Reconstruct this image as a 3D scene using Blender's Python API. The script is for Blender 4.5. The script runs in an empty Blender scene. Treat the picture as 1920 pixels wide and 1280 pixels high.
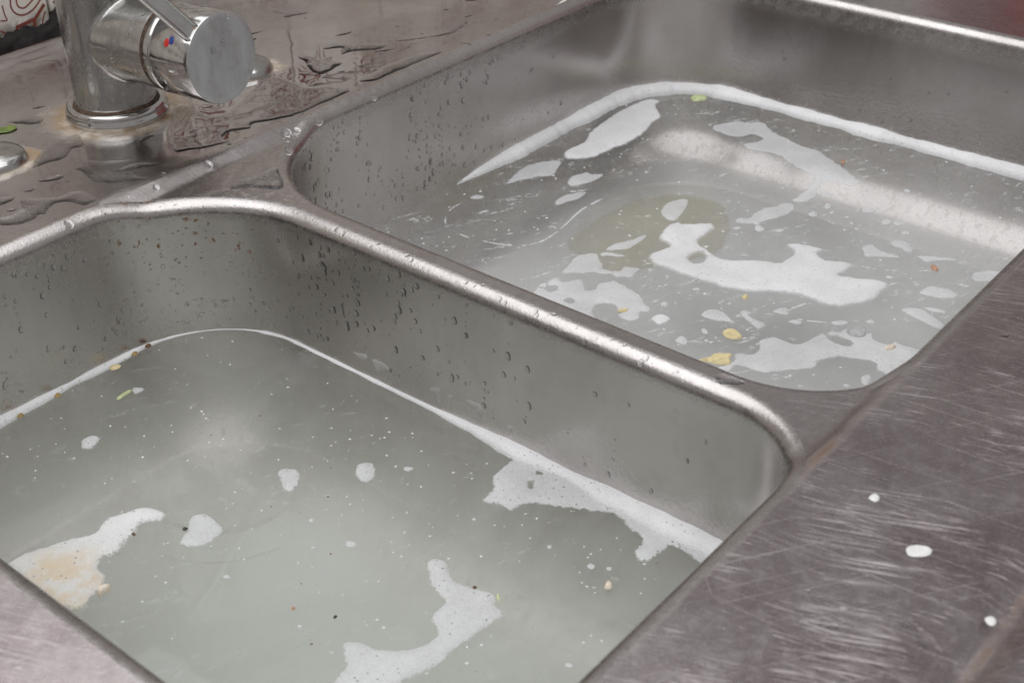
import bpy, bmesh, math, random
import numpy as np
from mathutils import Vector, Matrix
from mathutils.geometry import delaunay_2d_cdt
rnd = random.Random(7)
SC = bpy.context.scene
COL = SC.collection

# ------------------------------------------------------------------ camera
F_PX, W_PX, CX, CY = 2509.09, 1920.0, 960.0, 640.0
R = np.array([[0.63740257, 0.42604387, -0.6420316],
              [-0.77035058, 0.3343235, -0.54294363],
              [-0.01667155, 0.84066308, 0.5413018]])
CAM = np.array([0.0, 0.0, 0.316])
cd = bpy.data.cameras.new('camera')
cd.sensor_width = 36.0
cd.lens = F_PX / W_PX * 36.0
cd.clip_start, cd.clip_end = 0.01, 50.0
cd.dof.use_dof = True
cd.dof.focus_distance = 0.72
cd.dof.aperture_fstop = 18.0
co = bpy.data.objects.new('camera', cd)
COL.objects.link(co)
M4 = Matrix([[*R[0], CAM[0]], [*R[1], CAM[1]], [*R[2], CAM[2]], [0, 0, 0, 1]])
co.matrix_world = M4
SC.camera = co

# ------------------------------------------------------------------ light of the room
world = bpy.data.worlds.new('World')
SC.world = world
world.use_nodes = True
bg = world.node_tree.nodes['Background']
bg.inputs['Color'].default_value = (1.0, 0.965, 0.955, 1)
bg.inputs['Strength'].default_value = 0.345


def area(name, loc, target, sx, sy, power, col=(1, 1, 1)):
    d = bpy.data.lights.new(name, 'AREA')
    d.shape = 'RECTANGLE'
    d.size, d.size_y, d.energy, d.color = sx, sy, power, col
    o = bpy.data.objects.new(name, d)
    COL.objects.link(o)
    o.location = loc
    o.rotation_euler = (Vector(target) - Vector(loc)).to_track_quat('-Z', 'Y').to_euler()
    return o


area('overhead_skylight', (-0.15, 0.45, 1.45), (-0.15, 0.451, 0), 2.3, 2.7, 34, (0.975, 0.985, 1.0))
SC.view_settings.view_transform = 'Standard'
SC.view_settings.look = 'None'
SC.view_settings.exposure = 0.0
SC.view_settings.gamma = 1.0
SC.render.engine = 'CYCLES'
SC.cycles.use_denoising = True
SC.cycles.max_bounces = 12
SC.cycles.volume_bounces = 8
SC.cycles.transparent_max_bounces = 12
SC.cycles.sample_clamp_indirect = 6.0


# ------------------------------------------------------------------ helpers
def ray(px, py):
    return R @ np.array([(px - CX) / F_PX, -(py - CY) / F_PX, -1.0])


def at(px, py, z):                      # photo pixel -> point on a horizontal plane
    d = ray(px, py)
    return CAM + d * ((z - CAM[2]) / d[2])


def ony(px, py, y):
    d = ray(px, py)
    return CAM + d * (y / d[1])


def onx(px, py, x):
    d = ray(px, py)
    return CAM + d * (x / d[0])


def zoomed(pts, ox, oy, s, z):          # points read off an enlarged view of the photo
    return np.array([at(ox + a / s, oy + b / s, z)[:2] for a, b in pts])


def tag(o, label=None, cat=None, group=None, kind=None):
    if label: o['label'] = label
    if cat: o['category'] = cat
    if group: o['group'] = group
    if kind: o['kind'] = kind
    return o


def mesh_obj(name, verts, faces, mat, parent=None, smooth=True):
    me = bpy.data.meshes.new(name)
    me.from_pydata([tuple(map(float, v)) for v in verts], [], [tuple(map(int, f)) for f in faces])
    me.validate()
    if smooth:
        me.polygons.foreach_set('use_smooth', [True] * len(me.polygons))
    me.materials.append(mat)
    o = bpy.data.objects.new(name, me)
    COL.objects.link(o)
    if parent: o.parent = parent
    return o


def bm_obj(name, bm, mat, parent=None, smooth=True):
    me = bpy.data.meshes.new(name)
    bmesh.ops.recalc_face_normals(bm, faces=bm.faces[:])
    bm.to_mesh(me)
    bm.free()
    if smooth:
        me.polygons.foreach_set('use_smooth', [True] * len(me.polygons))
    me.materials.append(mat)
    o = bpy.data.objects.new(name, me)
    COL.objects.link(o)
    if parent: o.parent = parent
    return o


def empty(name, loc=(0, 0, 0)):
    o = bpy.data.objects.new(name, None)
    o.empty_display_size = 0.02
    COL.objects.link(o)
    o.location = loc
    return o


def frame_from(axis, hint=(0, 0, 1)):
    a = Vector(axis).normalized()
    if abs(a.dot(Vector(hint).normalized())) > .99: hint = (1, 0, 0) if abs(a.x) < .9 else (0, 1, 0)
    u = Vector(hint).cross(a).normalized()
    v = a.cross(u)
    return a, u, v


def lathe(bm, origin, axis, prof, seg=64, hint=(0, 0, 1)):
    """prof: list of (distance along axis, radius)"""
    a, u, v = frame_from(axis, hint)
    o = Vector(origin)
    rings = []
    for t, r in prof:
        if r < 1e-6:
            rings.append([bm.verts.new(o + a * t)])
        else:
            rings.append([bm.verts.new(o + a * t + (u * math.cos(2 * math.pi * k / seg) + v * math.sin(2 * math.pi * k / seg)) * r) for k in range(seg)])
    for A, B in zip(rings, rings[1:]):
        for k in range(seg):
            k2 = (k + 1) % seg
            if len(A) == 1 and len(B) == 1: continue
            if len(A) == 1: bm.faces.new((A[0], B[k], B[k2]))
            elif len(B) == 1: bm.faces.new((A[k], A[k2], B[0]))
            else: bm.faces.new((A[k], A[k2], B[k2], B[k]))


def catmull(P, ds, closed=True):
    P = np.asarray(P, float)
    n = len(P)
    out = []
    for i in range(n if closed else n - 1):
        if closed:
            p0, p1, p2, p3 = P[(i - 1) % n], P[i], P[(i + 1) % n], P[(i + 2) % n]
        else:
            p0, p1, p2, p3 = P[max(i - 1, 0)], P[i], P[i + 1], P[min(i + 2, n - 1)]
        k = max(1, int(np.linalg.norm(p2 - p1) / ds))
        for j in range(k):
            t = j / k
            out.append(0.5 * (2 * p1 + (p2 - p0) * t + (2 * p0 - 5 * p1 + 4 * p2 - p3) * t * t + (3 * p1 - p0 - 3 * p2 + p3) * t ** 3))
    if not closed: out.append(P[-1])
    return np.array(out)


def inside(Q, L):
    Q = np.asarray(Q)
    x, y = Q[:, 0], Q[:, 1]
    r = np.zeros(len(Q), bool)
    a, b = L, np.roll(L, -1, 0)
    for (x0, y0), (x1, y1) in zip(a, b):
        if y0 == y1: continue
        c = ((y0 > y) != (y1 > y)) & (x < (x1 - x0) * (y - y0) / (y1 - y0) + x0)
        r ^= c
    return r


def segdist(Q, loops):
    d = np.full(len(Q), 1e9)
    for L in loops:
        a, b = L, np.roll(L, -1, 0)
        ab = b - a
        l2 = np.maximum((ab ** 2).sum(1), 1e-14)
        for s in range(0, len(Q), 2000):
            q = Q[s:s + 2000]
            t = np.clip(((q[:, None] - a) * ab).sum(2) / l2, 0, 1)
            pr = a + ab * t[..., None]
            d[s:s + 2000] = np.minimum(d[s:s + 2000], np.sqrt(((q[:, None] - pr) ** 2).sum(2)).min(1))
    return d


def cdt(points, loops):
    V = [Vector((float(p[0]), float(p[1]))) for p in points]
    E = []
    for L in loops:
        n0 = len(V)
        V += [Vector((float(p[0]), float(p[1]))) for p in L]
        n = len(L)
        E += [(n0 + i, n0 + (i + 1) % n) for i in range(n)]
    v, e, f, *_ = delaunay_2d_cdt(V, E, [], 0, 1e-7)
    return np.array([(q.x, q.y) for q in v]), np.array([t for t in f])


_ns = np.random.RandomState(3)
_NG = _ns.rand(64, 64)


def vnoise(P, scale):                   # smooth value noise on the plane, 0..1
    q = np.asarray(P) * scale + 1000.0
    i = np.floor(q).astype(int)
    f = q - i
    f = f * f * (3 - 2 * f)
    g = lambda a, b: _NG[a % 64, b % 64]
    x, y = i[:, 0], i[:, 1]
    return (g(x, y) * (1 - f[:, 0]) + g(x + 1, y) * f[:, 0]) * (1 - f[:, 1]) + (g(x, y + 1) * (1 - f[:, 0]) + g(x + 1, y + 1) * f[:, 0]) * f[:, 1]


def patch(name, outline, mat, z0, thick, edgew, spacing=0.003, holes=(), zfun=None, wob=0.0, parent=None, lump=0.0, sink=0.0002, ds=None, soft=False):
    """A low dome with the given outline lying on a surface: foam, puddles, flakes."""
    ds = ds or spacing * 0.5
    loops = [catmull(outline, ds)] + [catmull(h, ds) for h in holes]
    if wob:
        for i, L in enumerate(loops):
            t = np.roll(L, -1, 0) - np.roll(L, 1, 0)
            nrm = np.stack([t[:, 1], -t[:, 0]], 1) / np.maximum(np.linalg.norm(t, axis=1), 1e-9)[:, None]
            w = (vnoise(L, 260) - .5) * 2 * wob + (vnoise(L, 700) - .5) * wob
            loops[i] = L + nrm * w[:, None]
    L0 = loops[0]
    lo, hi = L0.min(0), L0.max(0)
    gx, gy = np.meshgrid(np.arange(lo[0], hi[0], spacing), np.arange(lo[1], hi[1], spacing))
    G = np.stack([gx.ravel(), gy.ravel()], 1)
    G = G + (_ns.rand(*G.shape) - .5) * spacing * .5
    if len(G):
        keep = inside(G, L0)
        for h in loops[1:]: keep &= ~inside(G, h)
        G = G[keep]
    if len(G): G = G[segdist(G, loops) > spacing * .45]
    # a ring close to the rim keeps the edge round
    V, Fc = cdt(G, loops)
    c = V[Fc].mean(1)
    k = inside(c, L0)
    for h in loops[1:]: k &= ~inside(c, h)
    Fc = Fc[k]
    d = segdist(V, loops)
    u = np.clip(d / edgew, 0, 1)
    h = thick * (1 - (1 - u) ** 2) if soft else thick * np.sqrt(1 - (1 - u) ** 2)
    if lump: h = h + lump * u * (vnoise(V, 90) - .3) + lump * .5 * u * (vnoise(V, 260) - .5)
    zb = np.full(len(V), z0) if zfun is None else zfun(V)
    Z = zb + h - sink * (1 - u)
    P = np.column_stack([V, Z])
    # outward facing up
    a = P[Fc]
    n = np.cross(a[:, 1] - a[:, 0], a[:, 2] - a[:, 0])[:, 2]
    Fc[n < 0] = Fc[n < 0][:, ::-1]
    o = mesh_obj(name, P, Fc, mat, parent)
    at_ = o.data.attributes.new('rim', 'FLOAT', 'POINT')
    if len(o.data.vertices) == len(u): at_.data.foreach_set('value', u.astype(np.float32))
    return o


# ------------------------------------------------------------------ materials
class NT:
    def __init__(self, name):
        self.m = bpy.data.materials.new(name)
        self.m.use_nodes = True
        self.t = self.m.node_tree
        self.t.nodes.clear()
        self.out = self.t.nodes.new('ShaderNodeOutputMaterial')
        self.pos = self.n('ShaderNodeNewGeometry').outputs['Position']

    def n(self, typ, ins=None, **kw):
        nd = self.t.nodes.new(typ)
        for k, v in kw.items(): setattr(nd, k, v)
        for k, v in (ins or {}).items(): self.set(nd.inputs[k], v)
        return nd

    def set(self, sock, v):
        if isinstance(v, bpy.types.NodeSocket): self.t.links.new(v, sock)
        elif isinstance(v, tuple) and len(v) == 3 and sock.type == 'RGBA': sock.default_value = (*v, 1)
        else: sock.default_value = v

    def math(self, op, a, b=0.0, c=None, clamp=False):
        nd = self.n('ShaderNodeMath', operation=op, use_clamp=clamp)
        self.set(nd.inputs[0], a)
        self.set(nd.inputs[1], b)
        if c is not None: self.set(nd.inputs[2], c)
        return nd.outputs[0]

    def noise(self, scale=1.0, detail=4, rough=.55, vec=None, stretch=None, rot=0.0, dist=0.0, loc=(0, 0, 0)):
        vec = vec or self.pos
        if rot:
            vec = self.n('ShaderNodeVectorRotate', {'Vector': vec, 'Angle': rot}, rotation_type='Z_AXIS').outputs[0]
        if stretch or loc != (0, 0, 0):
            mp = self.n('ShaderNodeMapping', {'Vector': vec})
            mp.inputs['Scale'].default_value = stretch or (1, 1, 1)
            mp.inputs['Location'].default_value = loc
            vec = mp.outputs[0]
        return self.n('ShaderNodeTexNoise', {'Vector': vec, 'Scale': scale, 'Detail': detail, 'Roughness': rough, 'Distortion': dist}).outputs['Fac']

    def ramp(self, v, a, b, lo=0.0, hi=1.0):
        return self.n('ShaderNodeMapRange', {0: v, 1: a, 2: b, 3: lo, 4: hi}, interpolation_type='SMOOTHSTEP').outputs[0]

    def mix(self, f, a, b):
        nd = self.n('ShaderNodeMix', data_type='RGBA')
        self.set(nd.inputs[0], f)
        self.set(nd.inputs[6], a)
        self.set(nd.inputs[7], b)
        return nd.outputs[2]

    def bump(self, h, dist, strength=1.0, normal=None):
        ins = {'Height': h, 'Distance': dist, 'Strength': strength}
        if normal: ins['Normal'] = normal
        return self.n('ShaderNodeBump', ins).outputs[0]

    def dist(self, p):
        return self.n('ShaderNodeVectorMath', {0: self.pos, 1: p}, operation='DISTANCE').outputs['Value']

    def axis(self, i):
        return self.n('ShaderNodeSeparateXYZ', {0: self.pos}).outputs[i]

    def principled(self, **kw):
        nd = self.n('ShaderNodeBsdfPrincipled')
        for k, v in kw.items(): self.set(nd.inputs[k.replace('_', ' ')], v)
        return nd

    def done(self, sh):
        self.t.links.new(sh, self.out.inputs['Surface'])
        return self.m


TAP = (0.4245, 0.6650, 0.0)
CAPS = [(0.338, 0.664, 0.0), (0.516, 0.657, 0.0)]


SCR = math.radians(66)


def mat_deck():
    m = NT('worn_steel')
    big = m.noise(9, 3)
    base = m.mix(m.ramp(big, .3, .7), (.455, .418, .408), (.55, .52, .515))
    y = m.axis(1)
    x = m.axis(0)
    front = m.math('MAXIMUM', m.ramp(y, .25, .12), m.ramp(x, .17, .145))
    base = m.mix(m.math('MULTIPLY', front, m.ramp(m.noise(26, 5, .65), .30, .62, 1.0, .45)), base, (.290, .232, .243))
    # short irregular scratches on the front ledge, in clumps
    s1 = m.noise(1, 4, .65, stretch=(20, 560, 1), rot=SCR, dist=.3)
    s2 = m.noise(1, 4, .65, stretch=(45, 900, 1), rot=SCR + .2, dist=.25)
    s3 = m.noise(1, 3, .6, stretch=(8, 1300, 1), rot=SCR - .55, dist=.15)
    s4 = m.noise(1, 3, .6, stretch=(7, 1500, 1), rot=SCR + .33, dist=.15)
    s5 = m.noise(1, 3, .6, stretch=(14, 1100, 1), rot=SCR + 1.2, dist=.1)
    clump = m.ramp(m.noise(19, 5, .65), .44, .62)
    clump2 = m.ramp(m.noise(31, 5, .65, loc=(3, 5, 0)), .46, .62)
    sc = m.math('MAXIMUM', m.math('MULTIPLY', m.ramp(s1, .50, .68), clump), m.math('MULTIPLY', m.math('MULTIPLY', m.ramp(s2, .54, .68), clump2), .8))
    hair = m.math('MAXIMUM', m.math('MAXIMUM', m.ramp(s3, .65, .70), m.ramp(s4, .63, .69)), m.ramp(s5, .69, .73))
    sc = m.math('MAXIMUM', sc, m.math('MULTIPLY', hair, .55))
    haze_ = m.math('MULTIPLY', m.ramp(m.noise(110, 6, .74), .46, .72), .30)      # dried water marks
    sc = m.math('MAXIMUM', sc, haze_)
    sc = m.math('MULTIPLY', sc, m.math('ADD', m.math('MULTIPLY', front, .80), .20))
    base = m.mix(m.math('MULTIPLY', sc, .50), base, (.93, .91, .91))
    fine = m.noise(1, 3, .7, stretch=(60, 1500, 60), rot=SCR)
    fine2 = m.noise(900, 2)
    mott = m.noise(120, 4, .7)
    base = m.mix(m.math('MULTIPLY', m.ramp(mott, .45, .75), .35), base, (.24, .21, .21))
    base = m.mix(m.math('MULTIPLY', m.ramp(m.noise(620, 3, .7), .52, .72), .35), base, (.72, .69, .69))
    wet = m.math('MULTIPLY', m.ramp(y, .56, .60), m.ramp(m.noise(13, 3, .5), .62, .38))
    rough = m.math('ADD', m.math('ADD', .22, m.math('MULTIPLY', sc, .30)), m.math('MULTIPLY', mott, .10))
    film = m.math('MULTIPLY', m.ramp(m.dist((.495, .620, 0)), .125, .075), m.ramp(y, .57, .583))
    wet = m.math('MAXIMUM', wet, film)
    rough = m.math('SUBTRACT', rough, m.math('MULTIPLY', wet, .17))
    rough = m.math('MAXIMUM', .012, m.math('SUBTRACT', rough, m.math('MULTIPLY', film, .10)))
    # grime: limescale and rust round the tap, the hole covers and in the corners of the pressing
    met = 1.0
    edge = m.noise(38, 5, .65)
    g = None
    for c, r0, r1 in ((TAP, .033, .049), (CAPS[0], .0205, .030), (CAPS[1], .0195, .028)):
        d = m.math('ADD', m.dist(c), m.math('MULTIPLY', m.math('SUBTRACT', edge, .5), .030))
        k = m.ramp(d, r1, r0)
        g = k if g is None else m.math('MAXIMUM', g, k)
    lime = m.mix(m.ramp(m.noise(60, 5, .7), .40, .62), (.38, .27, .16), (.66, .59, .50))
    gf = m.math('MULTIPLY', g, m.ramp(m.noise(220, 4, .7), .25, .55, .45, 1.0))
    line = m.math('MULTIPLY', m.ramp(m.math('ABSOLUTE', m.math('SUBTRACT', y, .1735)), .0045, .0006), m.ramp(m.noise(30, 4), .30, .62))
    line2 = m.math('MULTIPLY', m.math('MULTIPLY', m.ramp(m.math('ABSOLUTE', m.math('SUBTRACT', y, .0825)), .0034, .0004), m.ramp(m.noise(40, 5, .7), .28, .6)), .8)
    line3 = m.math('MULTIPLY', m.ramp(m.math('ABSOLUTE', m.math('SUBTRACT', y, .757)), .016, .002), m.ramp(m.noise(24, 5, .7), .50, .68))
    rust = m.math('MAXIMUM', m.math('MAXIMUM', line, line2), line3)
    tri = m.math('MULTIPLY', m.ramp(m.dist((.416, .525, -.005)), .05, .015), m.ramp(m.noise(150, 5, .75), .50, .68))
    base = m.mix(gf, base, lime)
    base = m.mix(m.math('MULTIPLY', rust, .9), base, (.15, .09, .05))
    base = m.mix(m.math('MULTIPLY', tri, .55), base, (.52, .47, .38))
    dull = m.math('MAXIMUM', m.math('MAXIMUM', gf, rust), m.math('MULTIPLY', tri, .5))
    met = m.math('SUBTRACT', 1.0, m.math('MULTIPLY', dull, .85))
    rough = m.math('ADD', rough, m.math('MULTIPLY', dull, .3))
    h = m.math('ADD', m.math('MULTIPLY', fine, .5), m.math('ADD', m.math('MULTIPLY', fine2, .25), m.math('MULTIPLY', sc, .6)))
    nrm = m.bump(m.math('MULTIPLY', h, m.math('SUBTRACT', m.math('SUBTRACT', 1.0, m.math('MULTIPLY', wet, .85)), m.math('MULTIPLY', film, .13))), .00012, .9)
    nrm = m.bump(m.noise(22, 2), .0013, .5, nrm)
    dents = m.math('MULTIPLY', m.ramp(m.noise(1, 3, .6, stretch=(60, 110, 60), rot=SCR), .66, .80), front)
    nrm = m.bump(dents, .0006, .5, nrm)
    p = m.principled(Base_Color=base, Metallic=met, Roughness=rough, Normal=nrm)
    m.set(p.inputs['Coat Weight'], m.math('MULTIPLY', wet, m.math('SUBTRACT', 1.0, m.math('MULTIPLY', dull, .8))))
    m.set(p.inputs['Coat Roughness'], .015)
    m.set(p.inputs['Coat IOR'], 1.36)
    m.set(p.inputs['Coat Normal'], m.bump(m.noise(34, 2, .5), .0006, .35))
    return m.done(p.outputs[0])


def mat_bowl():
    m = NT('bowl_steel')
    z = m.axis(2)
    big = m.noise(1, 4, .6, stretch=(11, 11, 5))
    base = m.mix(m.ramp(big, .3, .7), (.462, .434, .422), (.562, .535, .523))
    brush = m.noise(1, 4, .65, stretch=(1100, 1100, 25))
    pit = m.noise(420, 4, .65)
    base = m.mix(m.math('MULTIPLY', m.ramp(m.noise(70, 5, .7), .5, .75), .15), base, (.30, .28, .26))
    # brown specks near the top of the corner
    near = m.ramp(m.dist((.372, .548, -.02)), .085, .02)
    sp = m.math('MULTIPLY', m.math('MULTIPLY', m.ramp(m.noise(300, 3, .6), .595, .655), near), m.ramp(m.noise(45, 3), .35, .55))
    near2 = m.ramp(m.dist((.440, .535, -.03)), .06, .02)
    sp2 = m.math('MULTIPLY', m.ramp(m.noise(75, 5, .7, stretch=(1, 1, .45)), .56, .66), near2)
    st = m.math('MAXIMUM', sp, m.math('MULTIPLY', sp2, .7))
    base = m.mix(st, base, (.17, .09, .04))
    # grey scale deposit just over the water
    dep = m.math('MULTIPLY', m.ramp(z, -.060, -.086), m.ramp(m.noise(1, 5, .7, stretch=(180, 180, 90)), .50, .72))
    base = m.mix(m.math('MULTIPLY', dep, .35), base, (.42, .40, .37))
    met = m.math('SUBTRACT', 1.0, m.math('ADD', m.math('MULTIPLY', st, .8), m.math('MULTIPLY', dep, .25)))
    rough = m.math('ADD', m.math('ADD', .16, m.math('MULTIPLY', big, .08)), m.math('MULTIPLY', dep, .15))
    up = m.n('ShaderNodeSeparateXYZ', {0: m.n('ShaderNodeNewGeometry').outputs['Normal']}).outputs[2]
    floor_glow = m.math('MULTIPLY', m.math('MULTIPLY', m.ramp(up, .86, .995), m.ramp(z, -.09, -.10)), m.math('ADD', .62, m.math('MULTIPLY', m.ramp(m.noise(14, 4, .6), .3, .7), .25)))  # glow under the water, painted as a paler colour on the flat floor
    rough = m.math('ADD', rough, m.math('MULTIPLY', m.ramp(z, -.088, -.100, 0.0, .20), m.ramp(m.axis(0), .420, .410, .22, 1.0)))
    base = m.mix(floor_glow, base, (.65, .66, .645))
    met = m.math('MULTIPLY', met, m.math('SUBTRACT', 1.0, floor_glow))
    rough = m.math('ADD', rough, m.math('MULTIPLY', floor_glow, .35))
    rimz = m.ramp(z, -.020, -.012)
    rough = m.math('ADD', rough, m.math('MULTIPLY', rimz, m.ramp(m.noise(160, 5, .7), .35, .65, .0, .13)))
    nrm = m.bump(m.math('MULTIPLY', brush, m.ramp(z, -.094, -.088)), .00010, .6)
    nrm = m.bump(m.math('MULTIPLY', m.noise(520, 4, .7), rimz), .00022, .7, nrm)
    nrm = m.bump(m.math('MULTIPLY', pit, m.math('MULTIPLY', m.ramp(z, -.045, -.080, .07, 1.0), m.ramp(z, -.094, -.088))), .00045, .7, nrm)
    return m.done(m.principled(Base_Color=base, Metallic=met, Roughness=rough, Normal=nrm).outputs[0])


def mat_chrome(name, base, rough, dirt=.5, bumpd=.0):
    m = NT(name)
    n1 = m.noise(70, 6, .7)
    n2 = m.noise(420, 3, .6)
    f = m.ramp(n1, .40, .75)
    b = m.mix(m.math('MULTIPLY', f, dirt), base, (.34, .33, .32))
    b = m.mix(m.math('MULTIPLY', m.ramp(n2, .58, .70), dirt * .7), b, (.72, .72, .71))
    r = m.math('ADD', rough, m.math('MULTIPLY', f, .22 * dirt + .02))
    nr = m.bump(m.noise(150, 4, .6), .0004, .25 * dirt)
    return m.done(m.principled(Base_Color=b, Metallic=1.0, Roughness=r, Normal=nr).outputs[0])


def mat_plain(name, col, rough=.6, var=.25, scale=60, metallic=0.0, bump=.0, spec=.5, sss=0.0):
    m = NT(name)
    n1 = m.noise(scale, 5, .65)
    dark = tuple(c * (1 - var) for c in col)
    lite = tuple(min(1, c * (1 + var)) for c in col)
    b = m.mix(m.ramp(n1, .3, .7), dark, lite)
    kw = dict(Base_Color=b, Roughness=rough, Metallic=metallic)
    if bump: kw['Normal'] = m.bump(m.noise(scale * 3, 5, .7), bump, .8)
    p = m.principled(**kw)
    p.inputs['Specular IOR Level'].default_value = spec
    return m.done(p.outputs[0])


def mat_foam(name, col=(.80, .81, .82), holes=.5, alpha=1.0, tint=None, feather=1.0, fz=1.0):
    m = NT(name)
    rim = m.n('ShaderNodeAttribute', attribute_name='rim').outputs['Fac']
    v = m.n('ShaderNodeTexVoronoi', {'Vector': m.pos, 'Scale': 950.0})
    ve = m.n('ShaderNodeTexVoronoi', {'Vector': m.pos, 'Scale': 520.0}, feature='DISTANCE_TO_EDGE').outputs['Distance']
    n1 = m.noise(55, 4, .6)
    n2 = m.noise(1300, 3, .7)
    n3 = m.noise(330, 4, .65)
    v2 = m.n('ShaderNodeTexVoronoi', {'Vector': m.pos, 'Scale': 360.0, 'Randomness': 1.0})
    sel = m.math('GREATER_THAN', m.n('ShaderNodeSeparateColor', {0: v2.outputs['Color']}).outputs[0], .50)
    pit = m.math('MULTIPLY', m.math('MULTIPLY', m.ramp(v2.outputs['Distance'], .26, .10), sel), m.ramp(n1, .36, .58))
    b = m.mix(m.ramp(n1, .3, .7), tuple(c * .90 for c in col), col)
    b = m.mix(m.math('MULTIPLY', m.ramp(m.noise(21, 3, .5), .58, .38), .55), b, tuple(c * .80 for c in col))
    b = m.mix(m.math('MULTIPLY', m.ramp(n2, .40, .70), .22), b, tuple(c * .62 for c in col))
    b = m.mix(m.math('MULTIPLY', m.ramp(ve, .16, .02), .25 * holes + .05), b, tuple(min(1, c * 1.15) for c in col))
    if tint:
        tc, tr, tcol = tint
        k = m.math('MULTIPLY', m.ramp(m.dist(tc), tr, tr * .35), m.ramp(m.noise(75, 5, .7), .30, .62))
        b = m.mix(k, b, tcol)
    b = m.mix(m.math('MULTIPLY', pit, holes), b, (.20, .20, .18))
    h = m.math('ADD', m.math('MULTIPLY', v.outputs['Distance'], .6), n1)
    nr = m.bump(h, .0006, .6)
    d = m.principled(Base_Color=b, Roughness=.55, Normal=nr)
    d.inputs['Specular IOR Level'].default_value = .35
    tr = m.n('ShaderNodeBsdfTransparent')
    mx = m.n('ShaderNodeMixShader')
    a = m.math('ADD', alpha, m.math('MULTIPLY', m.math('SUBTRACT', n1, .5), .7 * (1.02 - alpha) + .02))
    a = m.math('SUBTRACT', a, m.math('MULTIPLY', m.ramp(n3, .52, .74), .30 * (1 - alpha) + .04))
    e = m.ramp(m.math('ADD', rim, m.math('MULTIPLY', m.math('SUBTRACT', n3, .5), fz)), .0, .42)
    a = m.math('MULTIPLY', a, m.math('ADD', 1 - feather, m.math('MULTIPLY', e, feather)), clamp=True)
    m.set(mx.inputs[0], a)
    m.set(mx.inputs[1], tr.outputs[0])
    m.set(mx.inputs[2], d.outputs[0])
    return m.done(mx.outputs[0])


def mat_water(name, murk, sigma, streak=.0, aniso=.3):
    m = NT(name)
    # fine scum on the surface, drawn out in swirls
    st = m.noise(1, 6, .68, stretch=(34, 95, 1), rot=.5, dist=1.6)
    st2 = m.noise(260, 4, .7)
    sk = m.math('MULTIPLY', m.math('MULTIPLY', m.ramp(st, .53, .70), m.ramp(st2, .40, .60)), streak)
    n1 = m.noise(9, 4, .6, dist=1.2)
    film = m.math('MULTIPLY', m.ramp(n1, .35, .7), .10)
    dif = m.n('ShaderNodeBsdfDiffuse', {'Color': (.70, .71, .70)})
    tr = m.n('ShaderNodeBsdfTransparent', {'Color': (1, 1, 1)})
    b = m.n('ShaderNodeMixShader', {0: m.math('MAXIMUM', m.math('MULTIPLY', sk, .62), film, clamp=True)})
    m.set(b.inputs[1], tr.outputs[0])
    m.set(b.inputs[2], dif.outputs[0])
    nr = m.bump(m.noise(16, 2, .5), .0008, .25)
    gl = m.n('ShaderNodeBsdfGlossy', {'Color': (1, 1, 1), 'Roughness': .03, 'Normal': nr})
    fr = m.n('ShaderNodeFresnel', {'IOR': 1.33, 'Normal': nr})
    o = m.n('ShaderNodeMixShader', {0: fr.outputs[0]})
    m.set(o.inputs[1], b.outputs[0])
    m.set(o.inputs[2], gl.outputs[0])
    v = m.n('ShaderNodeVolumePrincipled', {'Color': murk, 'Density': sigma, 'Anisotropy': aniso})
    m.t.links.new(v.outputs[0], m.out.inputs['Volume'])
    return m.done(o.outputs[0])


def mat_clear(name, ior):
    m = NT(name)
    g = m.n('ShaderNodeBsdfGlass', {'Color': (.985, .99, .99), 'Roughness': 0.0, 'IOR': ior})
    return m.done(g.outputs[0])


def mat_tile():
    m = NT('glazed_tile')
    n1 = m.noise(35, 5, .7)
    b = m.mix(m.ramp(n1, .45, .75), (.84, .795, .73), (.72, .65, .56))
    d = m.math('MULTIPLY', m.ramp(m.axis(2), .026, .010), m.ramp(m.noise(90, 5, .7), .36, .56))
    b = m.mix(m.math('MULTIPLY', d, .8), b, (.10, .07, .04))
    return m.done(m.principled(Base_Color=b, Roughness=.18).outputs[0])


def mat_backdrop():
    m = NT('red_striped_cloth')
    w = m.n('ShaderNodeTexWave', {'Vector': m.pos, 'Scale': 3.0, 'Distortion': 1.5, 'Detail': 2.0}, bands_direction='Y').outputs['Fac']
    b = m.mix(m.ramp(w, .45, .55), (.16, .14, .14), (.46, .07, .07))
    return m.done(m.principled(Base_Color=b, Roughness=.8).outputs[0])


DECK = mat_deck()
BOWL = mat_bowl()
CHROME = mat_chrome('dull_chrome', (.50, .495, .48), .18, 1.0)
CHROME2 = mat_chrome('bright_chrome', (.58, .575, .565), .09, .45)
def mat_face():
    m = NT('limed_chrome_face')
    st = m.noise(1, 5, .65, stretch=(75, 75, 20))
    bl = m.noise(110, 5, .7)
    b = m.mix(m.ramp(st, .3, .75), (.46, .465, .47), (.62, .63, .64))
    b = m.mix(m.math('MULTIPLY', m.ramp(bl, .50, .72), .45), b, (.33, .30, .285))
    nr = m.bump(bl, .0004, .3)
    return m.done(m.principled(Base_Color=b, Metallic=.8, Roughness=m.math('ADD', .30, m.math('MULTIPLY', st, .25)), Normal=nr).outputs[0])


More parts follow.
